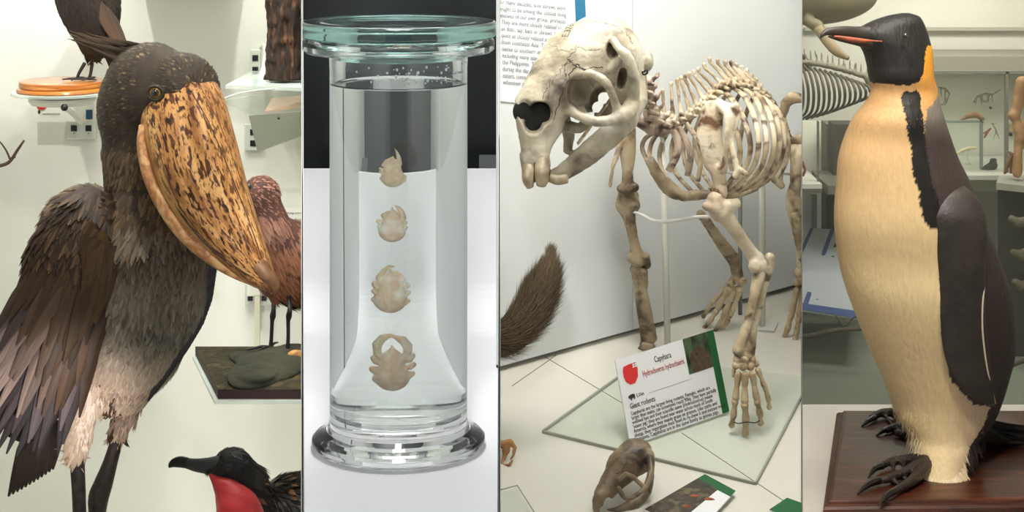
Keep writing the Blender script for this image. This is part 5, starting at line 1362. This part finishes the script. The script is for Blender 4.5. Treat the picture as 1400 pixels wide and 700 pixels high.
cHD=lin((24,22,22)); cBK=lin((62,52,50)); cGR=lin((128,120,114)); cCR=lin((240,216,170)); cTAN=lin((190,150,104)); cOR=lin((222,150,40)); cPK=lin((214,190,170))
def pcol(x,y,back,rgq=None,jx=0,jy=0):
    xx,yy=x+jx,y+jy
    if back: return cHD if y<62 else (mixc(cGR,cBK,min(1,max(0,(y-130)/60))) if y>120 else cHD)
    if poly_in(xx,yy,HEAD): return cHD
    if poly_in(xx,yy,STRIPE): return cHD
    if poly_in(xx,yy,BACK):
        if yy<128: return cHD
        return mixc(cGR,cBK,min(1,max(0,(yy-140)/55)))
    # orange patch fading down into the cream breast
    base=mixc(cTAN,cCR,min(1,max(0,(yy-140)/260)))
    if yy<165 and xx>1235:
        k=max(0,1-max(0,(yy-84))/70)*min(1,max(0,(xx-1243)/18)); base=mixc(base,cOR,min(1,k*1.1))
    if yy>540 and xx>1290: base=mixc(base,cPK,min(1,(xx-1290)/40)*.7)
    return base
cols=[]
for i,v in enumerate(V):
    x,y=PX(v); nzx=mnoise.noise(Vector(v*90))*1.5+mnoise.noise(Vector(v*400))*2; nzy=mnoise.noise(Vector(v*110)+Vector((7,3,1)))*2
    r=min(i//240,329); c=C[r]; back=(v[1]-c[1])>.012
    cols.append(pcol(x,y,back,None,nzx,nzy))
def plum_mat():
    m,nt,b=new_mat('short_plumage'); N=nt.nodes;L=nt.links; a=N.new('ShaderNodeVertexColor'); a.layer_name='col'; tc=N.new('ShaderNodeTexCoord'); mp=N.new('ShaderNodeMapping'); mp.inputs['Scale'].default_value=(150,150,42); L.new(tc.outputs['Object'],mp.inputs[0])
    n=N.new('ShaderNodeTexNoise'); n.inputs['Scale'].default_value=1; n.inputs['Detail'].default_value=4; L.new(mp.outputs[0],n.inputs['Vector'])
    r=N.new('ShaderNodeMapRange'); r.inputs[3].default_value=.86; r.inputs[4].default_value=1.14; L.new(n.outputs['Fac'],r.inputs[0]); s=N.new('ShaderNodeVectorMath'); s.operation='SCALE'; L.new(a.outputs['Color'],s.inputs[0]); L.new(r.outputs[0],s.inputs['Scale']); L.new(s.outputs[0],b.inputs['Base Color'])
    bp=N.new('ShaderNodeBump'); bp.inputs['Strength'].default_value=.55; bp.inputs['Distance'].default_value=.004; L.new(n.outputs['Fac'],bp.inputs['Height']); L.new(bp.outputs['Normal'],b.inputs['Normal']); b.inputs['Roughness'].default_value=.5; b.inputs['Specular IOR Level'].default_value=.35; return m
M_pl=plum_mat()
mesh('body',V,F,M_pl,pg,col=cols)
bfc=[f for f in F if len(f)==4]
mb=MB()
def pflow(p):
    x,y=PX(p)
    if y<60: return Vector((.9,0,-.4))
    if y<115: return Vector((.35,0,-1))
    return Vector((0.12,-.02,-1))
def psz(p):
    x,y=PX(p)
    if y<118: return (.007,.0014)
    return (.011,.0017)
def pc2(p,r):
    x,y=PX(p); c=pcol(x,y,p[1]+3.5>TP+.03,None,r.normal(0,1.5),r.normal(0,1.5)); dk=c[0]<.1
    if dk and y>150 and r.random()<.35: return vary(c,r,.2),vary(mixc(c,cGR,.5),r,.2)
    return vary(c,r,.22),vary(c,r,.16)
plume(mb,V,bfc,22000,pflow,psz,pc2,seed=51,lift=.16,curl=.08,rows=3)
mb.build('short_feathers',mat('feather_short',(255,255,255),.5,vcol=True),pg)
# fluffy tuft round the ankle
mb=MB(); rg=np.random.default_rng(8); at=grid_sampler(G,C)
for i in range(2600):
    v_=.87+.13*rg.random()**.8; u_=rg.random(); p,dv,nv=at(u_,v_); x,y=PX(p)
    dark=x>1318
    c=cBK if dark else mixc(cCR,(1,1,1),.18); a=Vector((rg.normal(0,.14),-.05,-1))+nv*(.35+.9*max(0,(v_-.93)/.07))
    L_=.030*(.6+.6*rg.random()); L_=min(L_,max(.014,(p.z-zb4+.004)*1.3)); feather(mb,p-nv*.002,a,nv,L_,.0014,vary(c,rg,.12),.1,.08,.5,None,3)
for i in range(900):
    v_=.80+.10*rg.random(); u_=rg.random(); p,dv,nv=at(u_,v_); x,y=PX(p)
    if x>1300+30*(1-v_)*3: continue
    feather(mb,p-nv*.002,Vector((.1+rg.normal(0,.14),0,-1))+nv*.2,nv,.016,.001,vary(mixc(cCR,(1,1,1),.1),rg,.12),.1,.1,.5,None,3)
mb.build('ankle_fluff',bpy.data.materials['feather_short'],pg)
# bill
V,F,U,_,_=loft([(1208,50,3.39,16,16),(1190,49,3.385,14,12),(1172,47.5,3.375,11.5,9),(1155,44.5,3.36,9,6.5),(1140,43,3.35,6.2,5),(1130,44,3.345,4.6,4),(1124,48,3.34,2.8,2.6),(1121.5,53,3.34,.8,.8)],40,24)
mesh('upper_bill',V,F,mat('bill_dark',(24,21,20),.5,c2=(40,32,28),ns=30,coat=.1),pg)
V,F,U,_,_=loft([(1205,62,3.385,10,12),(1188,60,3.375,7.5,9),(1172,57,3.365,5.6,6),(1156,54.5,3.357,4.2,4.6),(1143,52,3.352,3,3.4),(1133,50,3.348,1.2,2)],30,18); mesh('lower_bill',V,F,mat('bill_dark_lower',(44,32,28),.4),pg)
V,F,U,_,_=loft([(1206,56.5,3.352,.8,2.5),(1192,56,3.352,1.6,3),(1176,55.4,3.349,3.3,4),(1162,53.6,3.346,3.4,3.8),(1150,51.4,3.343,2.6,3),(1140,49.6,3.342,1.2,1.6)],24,14); mesh('bill_stripe',V,F,mat('bill_orange',(150,76,44),.45,c2=(112,52,34),ns=60),pg)
V,F=sphere(P(1238,49,3.318),S(4,3.32),16,12); MB().add(V,F).build('eye',mat('eye_dark',(16,13,12),.06,coat=1),pg)
# flipper
fs=[(1292,246,3.375,14,8),(1298,262,3.345,30,13),(1306,290,3.325,41,16),(1312,320,3.315,38,14),(1315,360,3.31,33,11),(1316,400,3.31,31,9),(1317,440,3.31,31,8),(1321,480,3.315,31,7),(1328,510,3.32,28,6),(1337,532,3.325,21,5),(1348,548,3.33,12,4),(1358,555,3.335,3,2)]
V,F,U,G,C=loft(fs,120,60,side=(1,0,0))
fl=mesh('flipper',V,F,mat('flipper_dark',(40,35,34),.42,c2=(54,47,45),ns=30,bump=.3),pg,uv=U)
fat=grid_sampler(G,C); mb=MB(); rg=np.random.default_rng(77)
for i in range(6200):
    u_,v_=rg.random(),.02+.95*rg.random(); p,dv,nv=fat(u_,v_)
    if nv.y>.1: continue
    k=max(0,min(1,(PX(p)[0]-1322)/20)); c=mixc(cHD,cBK,.3+.4*rg.random()); tcol=mixc(c,cGR,(.15+.75*k)*(rg.random()<.6))
    feather(mb,p-nv*.0005,dv,nv,.008,.0014,vary(c,rg,.25),.05,.05,.6,tcol,3)
mb.build('flipper_feathers',bpy.data.materials['feather_short'],fl)
V,F,U=tube([(1346,392,3.308,1.0),(1344,410,3.303,1.3),(1343,440,3.303,1.3),(1345,470,3.306,1.3),(1350,505,3.312,1.2),(1356,530,3.325,1),(1361,552,3.333,.8)],n=6,rows=40); mesh('flipper_edge',V,F,mat('pale_edge',(214,198,178),.6),fl)
# feet: webbed, three clawed toes each
M_foot=mat('foot_dark',(24,19,17),.5,c2=(52,37,26),ns=34,bump=.8,bs=190,coat=.2); M_claw=mat('claw',(20,18,18),.22,coat=.5)
def pfoot(ank,toes,rad=9):
    s=SDF(.0019); ax,ay,ar=ank; A=BP(ax,ay)
    def w(x,y,r,up): v=BP(x,y,up*.6+.002); return (*v,S(r*.9,BD(y)))
    for t in toes:
        s.chain([w(ax,ay,ar,.03)]+[w(x,y,r,u_) for x,y,r,u_ in t],k=5,world=True,smooth=14)
    for a,b in zip(toes[:-1],toes[1:]):     # web
        for q in (.2,.42,.62):
            pa=[catmull([(ax,ay,0)]+[(x,y,u_) for x,y,r,u_ in t],11)[int(q*10)] for t in (a,b)]
            s.chain([w(pa[0][0],pa[0][1],3,.008*(1-q)+.006),w((pa[0][0]+pa[1][0])/2,(pa[0][1]+pa[1][1])/2,2.2,.006*(1-q)+.003),w(pa[1][0],pa[1][1],3,.008*(1-q)+.006)],k=5,world=True)
    ft=s.build('foot',M_foot,pg,noise=.0007,nscale=110)
    return ft
def claws(ft,lst):
    for c in lst:
        V,F,U=tube([(*BP(x,y,u_*.8),S(r,BD(y))) for x,y,r,u_ in c],world=True,n=10,rows=14); mesh('claw',V,F,M_claw,ft)
f1=pfoot((1272,645,13),[[(1240,640,8,.024),(1218,640,6,.018),(1204,645,5.4,.014)],[(1240,655,8,.02),(1216,662,6.6,.015),(1202,664,5.4,.012)],[(1250,664,8,.018),(1232,674,6.4,.014),(1224,678,5.4,.012)]])
claws(f1,[[(1206,645,5,.014),(1196,649,4.2,.014),(1187,655,1,.003)],[(1205,663,5.2,.012),(1188,669,4.6,.012),(1172,677,1,.002)],[(1228,676,5.2,.012),(1214,684,4.6,.012),(1201,692,1,.002)]])
f2=pfoot((1250,590,12),[[(1225,574,7,.02),(1206,572,6,.016),(1192,577,5,.012)],[(1236,590,8,.018),(1222,591,6,.012),(1212,593,5,.010)],[(1244,600,8,.014),(1236,600,6,.012),(1226,598,5,.012)]])
claws(f2,[[(1196,577,4.6,.012),(1188,580,3.6,.010),(1178,584,1,.002)],[(1216,592,4.6,.010),(1208,594,3.6,.010),(1198,597,1,.002)]])
# tail of stiff feathers on the right
mb=MB(); rg=np.random.default_rng(3)
for i in range(150):
    t=rg.random(); p=P(1332+16*rg.random(),574+34*t,3.50+.05*rg.random()); a=Vector((.9,.05+.1*rg.random(),-.16+.10*t*-1+rg.normal(0,.05)))
    L_=.10+.05*rg.random(); e_=p+a.normalized()*L_
    if e_.z<zb4+.004: a.z+= (zb4+.006-e_.z)/L_
    feather(mb,p,a,(0,-1,.3),L_,.0026,vary(lin((30,27,27)),rg,.3),.04,.03,.3,lin((62,58,58)) if rg.random()<.3 else None,5)
mb.build('tail',bpy.data.materials['feather_short'],pg)
V,F,U,_,_=loft([(1322,590,3.49,26,26),(1345,597,3.50,17,17),(1368,602,3.51,9,9),(1392,605,3.53,4,4)],16,16); mesh('tail_root',V,F,mat('tail_dark',(26,23,23),.6),pg)
# ---- wooden base
M_wood=mat('mahogany',(74,32,16),.38,c2=(56,22,11),ns=4,c3=(96,44,22),stretch=(1.2,10,10),coat=.12,bump=.15,bs=20)
bs_=thing('display_plinth','dark polished brown wooden plinth under the penguin','plinth',(.75,-.05,zb4-.05))
z0=zb4
FLc,FRc,BRc,BLc=P(1127,688,BD(688)),P(1470,684,BD(684)),P(1470,559,BD(559)),P(1146,559,BD(559))
def ring(off,z):
    c=(FLc+FRc+BRc+BLc)/4; o=[]
    for p,sx,sy in ((FLc,-1,-1),(FRc,1,-1),(BRc,1,1),(BLc,-1,1)): o.append(Vector((p.x+sx*off,p.y+sy*off,z)))
    return o
prof=[(-.016,z0-.0001),(-.010,z0-.001),(-.008,z0-.005),(-.001,z0-.007),(.003,z0-.011),(.003,z0-.016),(-.001,z0-.020),(-.004,z0-.022)]
V=ring(-.016,z0);F=[(0,1,2,3)]
for o_,z in prof[1:]:
    V+=ring(o_,z)
for k in range(len(prof)-1):
    for i in range(4): j=(i+1)%4; F.append((k*4+i,(k+1)*4+i,(k+1)*4+j,k*4+j))
tp=mesh('top_board',V,F,M_wood,bs_,smooth=False)
zf4=z0-.0505
lo=ring(-.004,z0-.021)+ring(-.004,z0-.0505); V=lo; F=[(i,4+i,4+(i+1)%4,(i+1)%4) for i in range(4)]+[(3,2,1,0),(4,5,6,7)]
o=mesh('body',V,F,mat('red_brown_side',(128,58,32),.35,c2=(96,38,20),ns=5,stretch=(1.2,10,10),coat=.3),bs_,smooth=False); o.name='plinth_side'
# ---- case floor (white) and the back pane
M_w4=mat('case_floor_white',(214,208,202),.5)
zc=z0-.051; dB=(CH-zc)*FP/703
tag(mesh('floor_of_penguin_case',*box8([Vector(((1096-700)*2.85/FP+.002,2.85-3.5,zc-.02)),Vector(((1414-700)*2.85/FP-.002,2.85-3.5,zc-.02)),Vector(((1414-700)*dB/FP-.002,dB-3.5,zc-.02)),Vector(((1096-700)*dB/FP+.002,dB-3.5,zc-.02)),Vector(((1096-700)*2.85/FP+.002,2.85-3.5,zc)),Vector(((1414-700)*2.85/FP-.002,2.85-3.5,zc)),Vector(((1414-700)*dB/FP-.002,dB-3.5,zc)),Vector(((1096-700)*dB/FP+.002,dB-3.5,zc))]),M_w4,smooth=False),kind='structure')
def glass_sheet(name,px0,px1,d,z0_,z1_,m,th=.006):
    a=(px0-700)*d/FP+.002;b=(px1-700)*d/FP-.002; return box(name,a,b,d-3.5,d-3.5+th,z0_,z1_,m)
tag(glass_sheet('window_1',1096,1414,dB+.004,zc-.02,1.74,sheet_mat('pane_clear',(200,206,196),.035,.02)),kind='structure')
# ---- hall beyond
M_hallw=mat('hall_wall',(206,203,190),.8,c2=(192,188,174),ns=2); M_hfloor=mat('hall_floor',(132,136,122),.5,c2=(120,124,112),ns=3); M_grey=mat('case_grey',(110,108,98),.5); M_dk=mat('dark_metal',(54,52,46),.5); M_lit=mat('case_lining',(226,224,206),.7)
bay_wall('wall_of_hall',1096,6.05,1414,6.05,M_hallw)
a=(1096-700)*4.2/FP;  
tag(mesh('floor_of_hall',*box8([Vector(((1097-700)*4.1/FP,.6,-.119)),Vector(((1439-700)*4.1/FP,.6,-.119)),Vector(((1439-700)*6.0/FP,2.5,-.119)),Vector(((1097-700)*6.0/FP,2.5,-.119)),Vector(((1097-700)*4.1/FP,.6,-.11)),Vector(((1439-700)*4.1/FP,.6,-.11)),Vector(((1439-700)*6.0/FP,2.5,-.11)),Vector(((1097-700)*6.0/FP,2.5,-.11))]),M_hfloor,smooth=False),kind='structure')
def pbox(name,x0,y0,x1,y1,d,dep,m,par=None,bev=0):
    a=P(x0,y0,d);b=P(x1,y1,d); return box(name,a.x,b.x,a.y,a.y+dep,b.z,a.z,m,par,bev)
tag(pbox('trim_4',1100,38,1414,42,6.02,.02,mat('panel_line',(160,156,140),.7)),kind='structure')
tag(pbox('beam',1262,77,1436,98,5.75,.25,mat('beam_grey',(136,130,116),.6)),'pale grey beam above the lit display case right of the penguin head','beam')
# lit case on the right
lc=thing('display_case','lit glass display case with pale lining right of the penguin','display case',P(1330,246,5.7))
pbox('back_panel',1262,99,1438,262,5.95,.02,M_lit,lc); pbox('post',1375,98,1379,246,5.55,.02,M_grey,lc); pbox('top_rail',1262,97,1438,101,5.55,.02,M_grey,lc)
pbox('shelf',1262,240,1436,246,5.50,.42,mat('shelf_grey',(186,184,170),.4),lc)
pbox('front_pane',1262,101,1374,240,5.56,.004,sheet_mat('case_pane',(210,214,200),.03,.02),lc)
gb=thing('glass_box','small glass box with a dark base edge inside the lit case','glass box',P(1310,240,5.7))
M_bl=mat('box_edge',(120,124,112),.3)
for x0,y0,x1,y1 in ((1266,165,1345,168),(1340,165,1344,242),(1266,236,1345,241)): pbox('edge',x0,y0,x1,y1,5.62,.01,M_bl,gb)
pbox('pane',1266,168,1340,236,5.625,.003,sheet_mat('box_pane',(206,212,200),.06,.02),gb)
M_smallb=mat('small_bone',(150,130,96),.7,c2=(110,92,66),ns=60)
def critter(name,lab,cat,chains,m,vox=.0035,d=5.7):
    s=SDF(vox)
    for c in chains: s.chain([(x,y,d,r) for x,y,r in c],k=2)
    return tag(s.build(name,m),lab,cat)
M_spine=mat('wall_skeleton',(128,124,104),.7)
critter('small_skeleton','tiny long-tailed skeleton mounted high on the lit case lining','skeleton',[[(1331,140,1.4),(1336,132,1.6),(1348,128,1.8),(1358,129,1.3),(1369,122,.8)],[(1336,132,1.2),(1334,143,.9)],[(1340,131,1.2),(1342,143,.9)],[(1350,129,1.3),(1352,139,1)],[(1356,130,1.2),(1357,140,.9)],[(1342,130,1.4),(1344,139,1.4),(1350,139,1.4),(1352,130,1.4)]],M_spine,d=5.86)
critter('curled_skeleton','small curled grey skeleton just right of the penguin neck','skeleton',[[(1284,120,1.4),(1292,121,1.6),(1298,128,1.5),(1294,140,1.3),(1286,144,1.2)],[(1292,121,1.2),(1292,144,1)],[(1286,121,1.2),(1287,132,1)]],M_spine,d=5.86)
critter('small_mammal','small reddish brown animal lying on top of the glass box','animal',[[(1316,162,2),(1326,158,4),(1336,157,4.5),(1342,162,3)],[(1342,160,2.6),(1346,163,1.5)],[(1312,164,1.2),(1320,161,1.6)]],mat('small_fur',(150,104,66),.8,c2=(112,74,44),ns=50),d=5.66)
critter('small_bat','little reddish specimen hanging below the tiny skeleton','animal',[[(1346,188,1.6),(1350,180,2),(1354,176,1.6)],[(1350,180,1.4),(1343,182,.8)]],mat('bat_red',(120,66,50),.8),d=5.86)
critter('frog_skeleton','thin pale skeleton leaning beside the hanging reddish specimen','skeleton',[[(1356,168,1),(1362,178,1.4),(1366,190,.9)],[(1362,178,1),(1358,192,.8)],[(1356,168,.9),(1364,170,.8)]],M_spine,d=5.86)
critter('dark_silhouette','black furry head shape standing in the lower right of the lit case','animal',[[(1342,236,5),(1350,232,7),(1358,226,6)],[(1357,220,4),(1360,219,3)]],mat('silhouette',(26,24,24),.9),d=5.62)
critter('bird_bones','white bird bones with bright tips inside the glass box','skeleton',[[(1306,212,1.4),(1314,206,2),(1326,202,2.6),(1334,202,1.6)],[(1326,203,1.2),(1322,216,1),(1328,226,1)],[(1318,206,1),(1314,218,.9)]],mat('pale_small_bone',(226,206,160),.5),d=5.72)
for i,(x,y,w,h,m_,lab) in enumerate(((1353,146,3,3,M_black,'tiny black tag under the tiny long-tailed skeleton'),(1380,170,6,10,mat('tag_tan',(190,170,120),.6),'small tan card right of the grey post'),(1380,182,4,4,M_black,'tiny black tag under the small tan card'))):
    tag(pbox('case_tag',x,y,x+w,y+h,5.93,.01,m_),lab,'tag')
# big tan leg bones at the right edge
s=SDF(.004)
for c in ([(1398,112,9),(1396,125,9),(1390,150,7),(1386,158,8)],[(1388,160,6),(1394,182,7),(1395,188,8)],[(1392,192,6),(1391,215,6),(1391,236,7)],[(1410,112,9),(1414,160,8)],[(1400,170,5),(1400,200,4)]): s.chain([(x,y,5.40,r) for x,y,r in c],k=3)
o=s.build('leg_bones',mat('tan_leg_bone',(176,136,92),.6,c2=(132,94,60),ns=16),noise=.003,nscale=20); tag(o,'large tan leg bones standing at the right edge behind the penguin','bone'); o.name='limb_bone'
critter('small_primate_bones','small brown crouched skeleton on the bench by the large tan bones','skeleton',[[(1374,236,2.4),(1378,222,3),(1384,212,3.4),(1380,208,2)],[(1384,214,2),(1382,236,2)],[(1378,224,1.6),(1386,236,1.6)]],mat('brown_bone',(112,80,54),.7),d=5.42)
bn=thing('bench','grey display bench with dark open front at the right edge','bench',P(1390,400,5.3))
V,F=box8([P(1353,262,5.05),P(1414,280,4.85),P(1414,240,5.52),P(1362,240,5.5)][:4]+[P(1353,262,5.05)]*0 or []) if False else (None,None)
zt_=P(0,240,5.5).z
def pb4(name,pts,z0_,z1_,m,par): return mesh(name,*box8([Vector((x,y,z0_)) for x,y in pts]+[Vector((x,y,z1_)) for x,y in pts]),m,par,smooth=False)
x_=lambda px,d:(px-700)*d/FP
dfr=(CH-zt_)*FP/(250+150); dfr2=(CH-zt_)*FP/(258+150)
pb4('bench_top',[(x_(1362,dfr),dfr-3.5),(x_(1438,dfr2),dfr2-3.5),(x_(1438,5.5),2.0),(x_(1366,5.5),2.0)],zt_-.02,zt_,mat('bench_light',(150,148,134),.4),bn)
pb4('bench_front',[(x_(1364,5.42),1.92),(x_(1438,5.42),1.92),(x_(1438,5.46),1.96),(x_(1364,5.46),1.96)],-.11,zt_-.0205,M_dk,bn)
for i,(c,lab) in enumerate((([(1384,300,6),(1392,305,8),(1400,302,6),(1404,312,5)],'topmost of three dim skulls stacked in the dark right behind the penguin'),([(1386,345,5),(1396,350,8),(1404,344,6)],'middle of three dim skulls in the dark right behind the penguin'),([(1388,385,5),(1396,392,8),(1404,388,6)],'lowest of three dim skulls in the dark right behind the penguin'))):
    s=SDF(.005); s.chain([(x,y,5.3,r) for x,y,r in c],k=4); s.ball((c[1][0]-2,c[1][1],5.25,3) if False else (c[1][0]-2,c[1][1],5.26),3,2,-1)
    tag(s.build('dim_skull',mat('dim_bone',(92,84,68),.8) if i==0 else bpy.data.materials['dim_bone'],noise=.003,nscale=30),lab,'skull')
V,F,U=tube([(1375,505,4.9,2),(1390,497,4.9,3),(1410,490,4.9,4)],n=8); tag(mesh('driftwood',V,F,mat('wood_dark',(60,52,42),.8)),'dark curved branch low at the right edge beyond the glass','branch')
# left: whale model underside, ribs
s=SDF(.006); s.ell((1090,-12,5.2),(110,60,46),10,rot=(0,3,0)); s.chain([(1104,28,5.1,8),(1118,36,5.08,9),(1124,44,5.07,7)],k=6)
tag(s.build('whale_model',mat('whale_olive',(128,118,88),.6,c2=(112,102,76),ns=6)),'smooth olive whale body hanging over the penguin bill','whale')
V,F,U,_,_=loft([(1118,38,5.06,7,5),(1130,55,5.04,7,4),(1144,70,5.02,7,4),(1160,80,5.0,3,3)],20,14); tag(mesh('whale_flipper',V,F,mat('flipper_tan',(140,120,88),.6)),'tan jointed fin hanging down behind the penguin bill','fin')
V,F,U,_,_=loft([(1088,74,5.1,4,4),(1096,80,5.1,6,4),(1103,90,5.1,7,4),(1104,97,5.1,4,3)],12,12); tag(mesh('fin_tip',V,F,M_dk),'dark rounded fin tip at the far left above the rib cage','fin')
rc=thing('rib_cage','large dark rib cage of closely spaced curved ribs left of the penguin neck','skeleton',P(1140,165,4.9))
M_rib=mat('dark_rib',(96,86,68),.6,c2=(70,62,50),ns=20)
for i in range(15):
    t=i/14; x=1082+100*t; top=88+26*t**1.6; bot=164-38*max(0,t-.2)**1.5; 
    for side,dd in ((1,-.12),(-1,.12)):
        pts=[(x-4,top,4.9,1.9),(x+4,top+(bot-top)*.15,4.9+dd*.7,2),(x+9,top+(bot-top)*.5,4.9+dd,2.1),(x+6,top+(bot-top)*.85,4.9+dd*.7,1.9),(x-8,bot,4.9+dd*.2,1.5)]
        V,F,U=tube(pts,n=8,rows=20); mesh('rib',V,F,M_rib,rc)
s=SDF(.006)
for i in range(16):
    t=i/15; x=1080+112*t; y=84+24*t**1.7; s.ball((x,y,4.92),4.6,1.5); s.chain([(x,y,4.92,2.2),(x-4+5*t,y-20+6*t,4.92,1.6)],k=2)
s.chain([(1184,106,4.92,4),(1190,116,4.92,5),(1190,126,4.92,3)],k=2)
s.build('spine',mat('spine_dim',(140,132,110),.7),rc)
lf=thing('display_case','small lit display case at the far left behind the penguin','display case',P(1108,262,5.6))
pbox('back_panel',1097,166,1122,262,5.95,.02,M_lit,lf); pbox('post',1118,166,1120,262,5.6,.02,M_grey,lf); pbox('shelf',1097,252,1124,258,5.55,.3,mat('lit_shelf',(232,230,218),.4),lf); pbox('base',1097,258,1124,264,5.55,.3,M_grey,lf)
critter('orange_specimen','small orange brown specimen in the far left lit case','specimen',[[(1097,222,2.4),(1101,232,2),(1098,240,2)]],mat('orange_specimen',(150,72,46),.7),d=5.6)
cb=thing('cabinet','dim grey cabinet with a pale shelf left of the penguin breast','cabinet',P(1150,310,5.6))
pbox('upper_panel',1130,170,1175,254,5.8,.1,mat('cab_dim',(118,112,98),.7),cb); pbox('shelf',1132,254,1190,266,5.5,.3,mat('cab_shelf',(120,118,106),.4),cb); pbox('lower_front',1130,266,1190,330,5.85,.1,mat('cab_low',(52,50,44),.6),cb); pbox('dark_upright',1140,170,1168,254,5.7,.1,mat('cab_dark',(64,58,48),.6),cb)
pbox('side_post',1111,266,1117,350,5.85,.02,mat('post_green',(110,124,112),.4),cb)
mp_=thing('map_panel','white printed sheet with a thick blue border lying left of the penguin','poster',P(1140,420,5.5))
def g3(x,y,d): return P(x,y,d)
Q=[P(1060,418,5.35),P(1178,436,5.25),P(1200,316,5.75),P(1108,312,5.75)]
nq=(Q[1]-Q[0]).cross(Q[3]-Q[0]).normalized(); nq=nq if nq.z>0 else -nq
slab('card',Q,.006,-nq,mat('map_paper',(172,176,180),.5),mp_)
def qi(a,b): return (Q[0]*(1-a)+Q[1]*a)*(1-b)+(Q[3]*(1-a)+Q[2]*a)*b
M_bb=mat('map_blue',(58,76,126),.5)
for a0,b0,a1,b1 in ((0,0,1,.07),(0,0,.05,1),(.30,.0,.36,1)): slab('blue_border',[qi(a0,b0)+nq*.0006,qi(a1,b0)+nq*.0006,qi(a1,b1)+nq*.0006,qi(a0,b1)+nq*.0006],.001,nq,M_bb,mp_)
rg=np.random.default_rng(6); M_pi=mat('print_ink',(50,52,60),.6)
for i in range(18):
    a=.42+.14*(i%4)+.02*rg.random(); b=.13+.16*(i//4); w=.03+.05*rg.random(); slab('printed_shape',[qi(a,b)+nq*.0006,qi(a+w,b)+nq*.0006,qi(a+w*.8,b+.05)+nq*.0006,qi(a+.1*w,b+.045)+nq*.0006],.001,nq,M_pi,mp_)
V,F=sphere(qi(.62,.72)+nq*.001,S(5,5.5),20,6,(1,1,.2)); MB().add(V,F).build('blue_dot',M_bb,mp_)
br=MB()
for pts in ([(1080,460,5.3,3),(1110,459,5.25,3.6),(1140,452,5.2,3.2),(1180,449,5.2,3),(1210,448,5.2,2)],[(1140,452,5.2,1.6),(1150,446,5.2,1.2),(1146,440,5.2,.8)],[(1150,450,5.2,1.6),(1165,436,5.2,1.2),(1176,430,5.2,1)],[(1152,446,5.2,1.2),(1142,431,5.2,.8)]):
    V,F,U=tube(pts,n=8); br.add(V,F)
tag(br.build('fallen_branch',mat('branch_grey',(82,74,62),.8,bump=.6,bs=40)),'grey forked branch lying beyond the glass left of the penguin','branch')
# case lamps
spot('spot_lamp',(.62,-1.0,1.68),P(1220,420,3.4),32,60,.7,.06,(1,.90,.72))
area('ceiling_panel_lamp_over_penguin',(.75,-.2,1.72),(.80,.0,.4),.4,7,(1,.93,.82))
area('hall_lamp',(1.0,1.5,1.72),(1.05,2.3,.6),.8,29,(1,.98,.94))
spot('display_case_lamp',(1.42,1.95,1.30),P(1330,190,5.9),16.0,110,.8,.05,(1,.98,.9))

clip_bay(B4_,1096.5,1414)
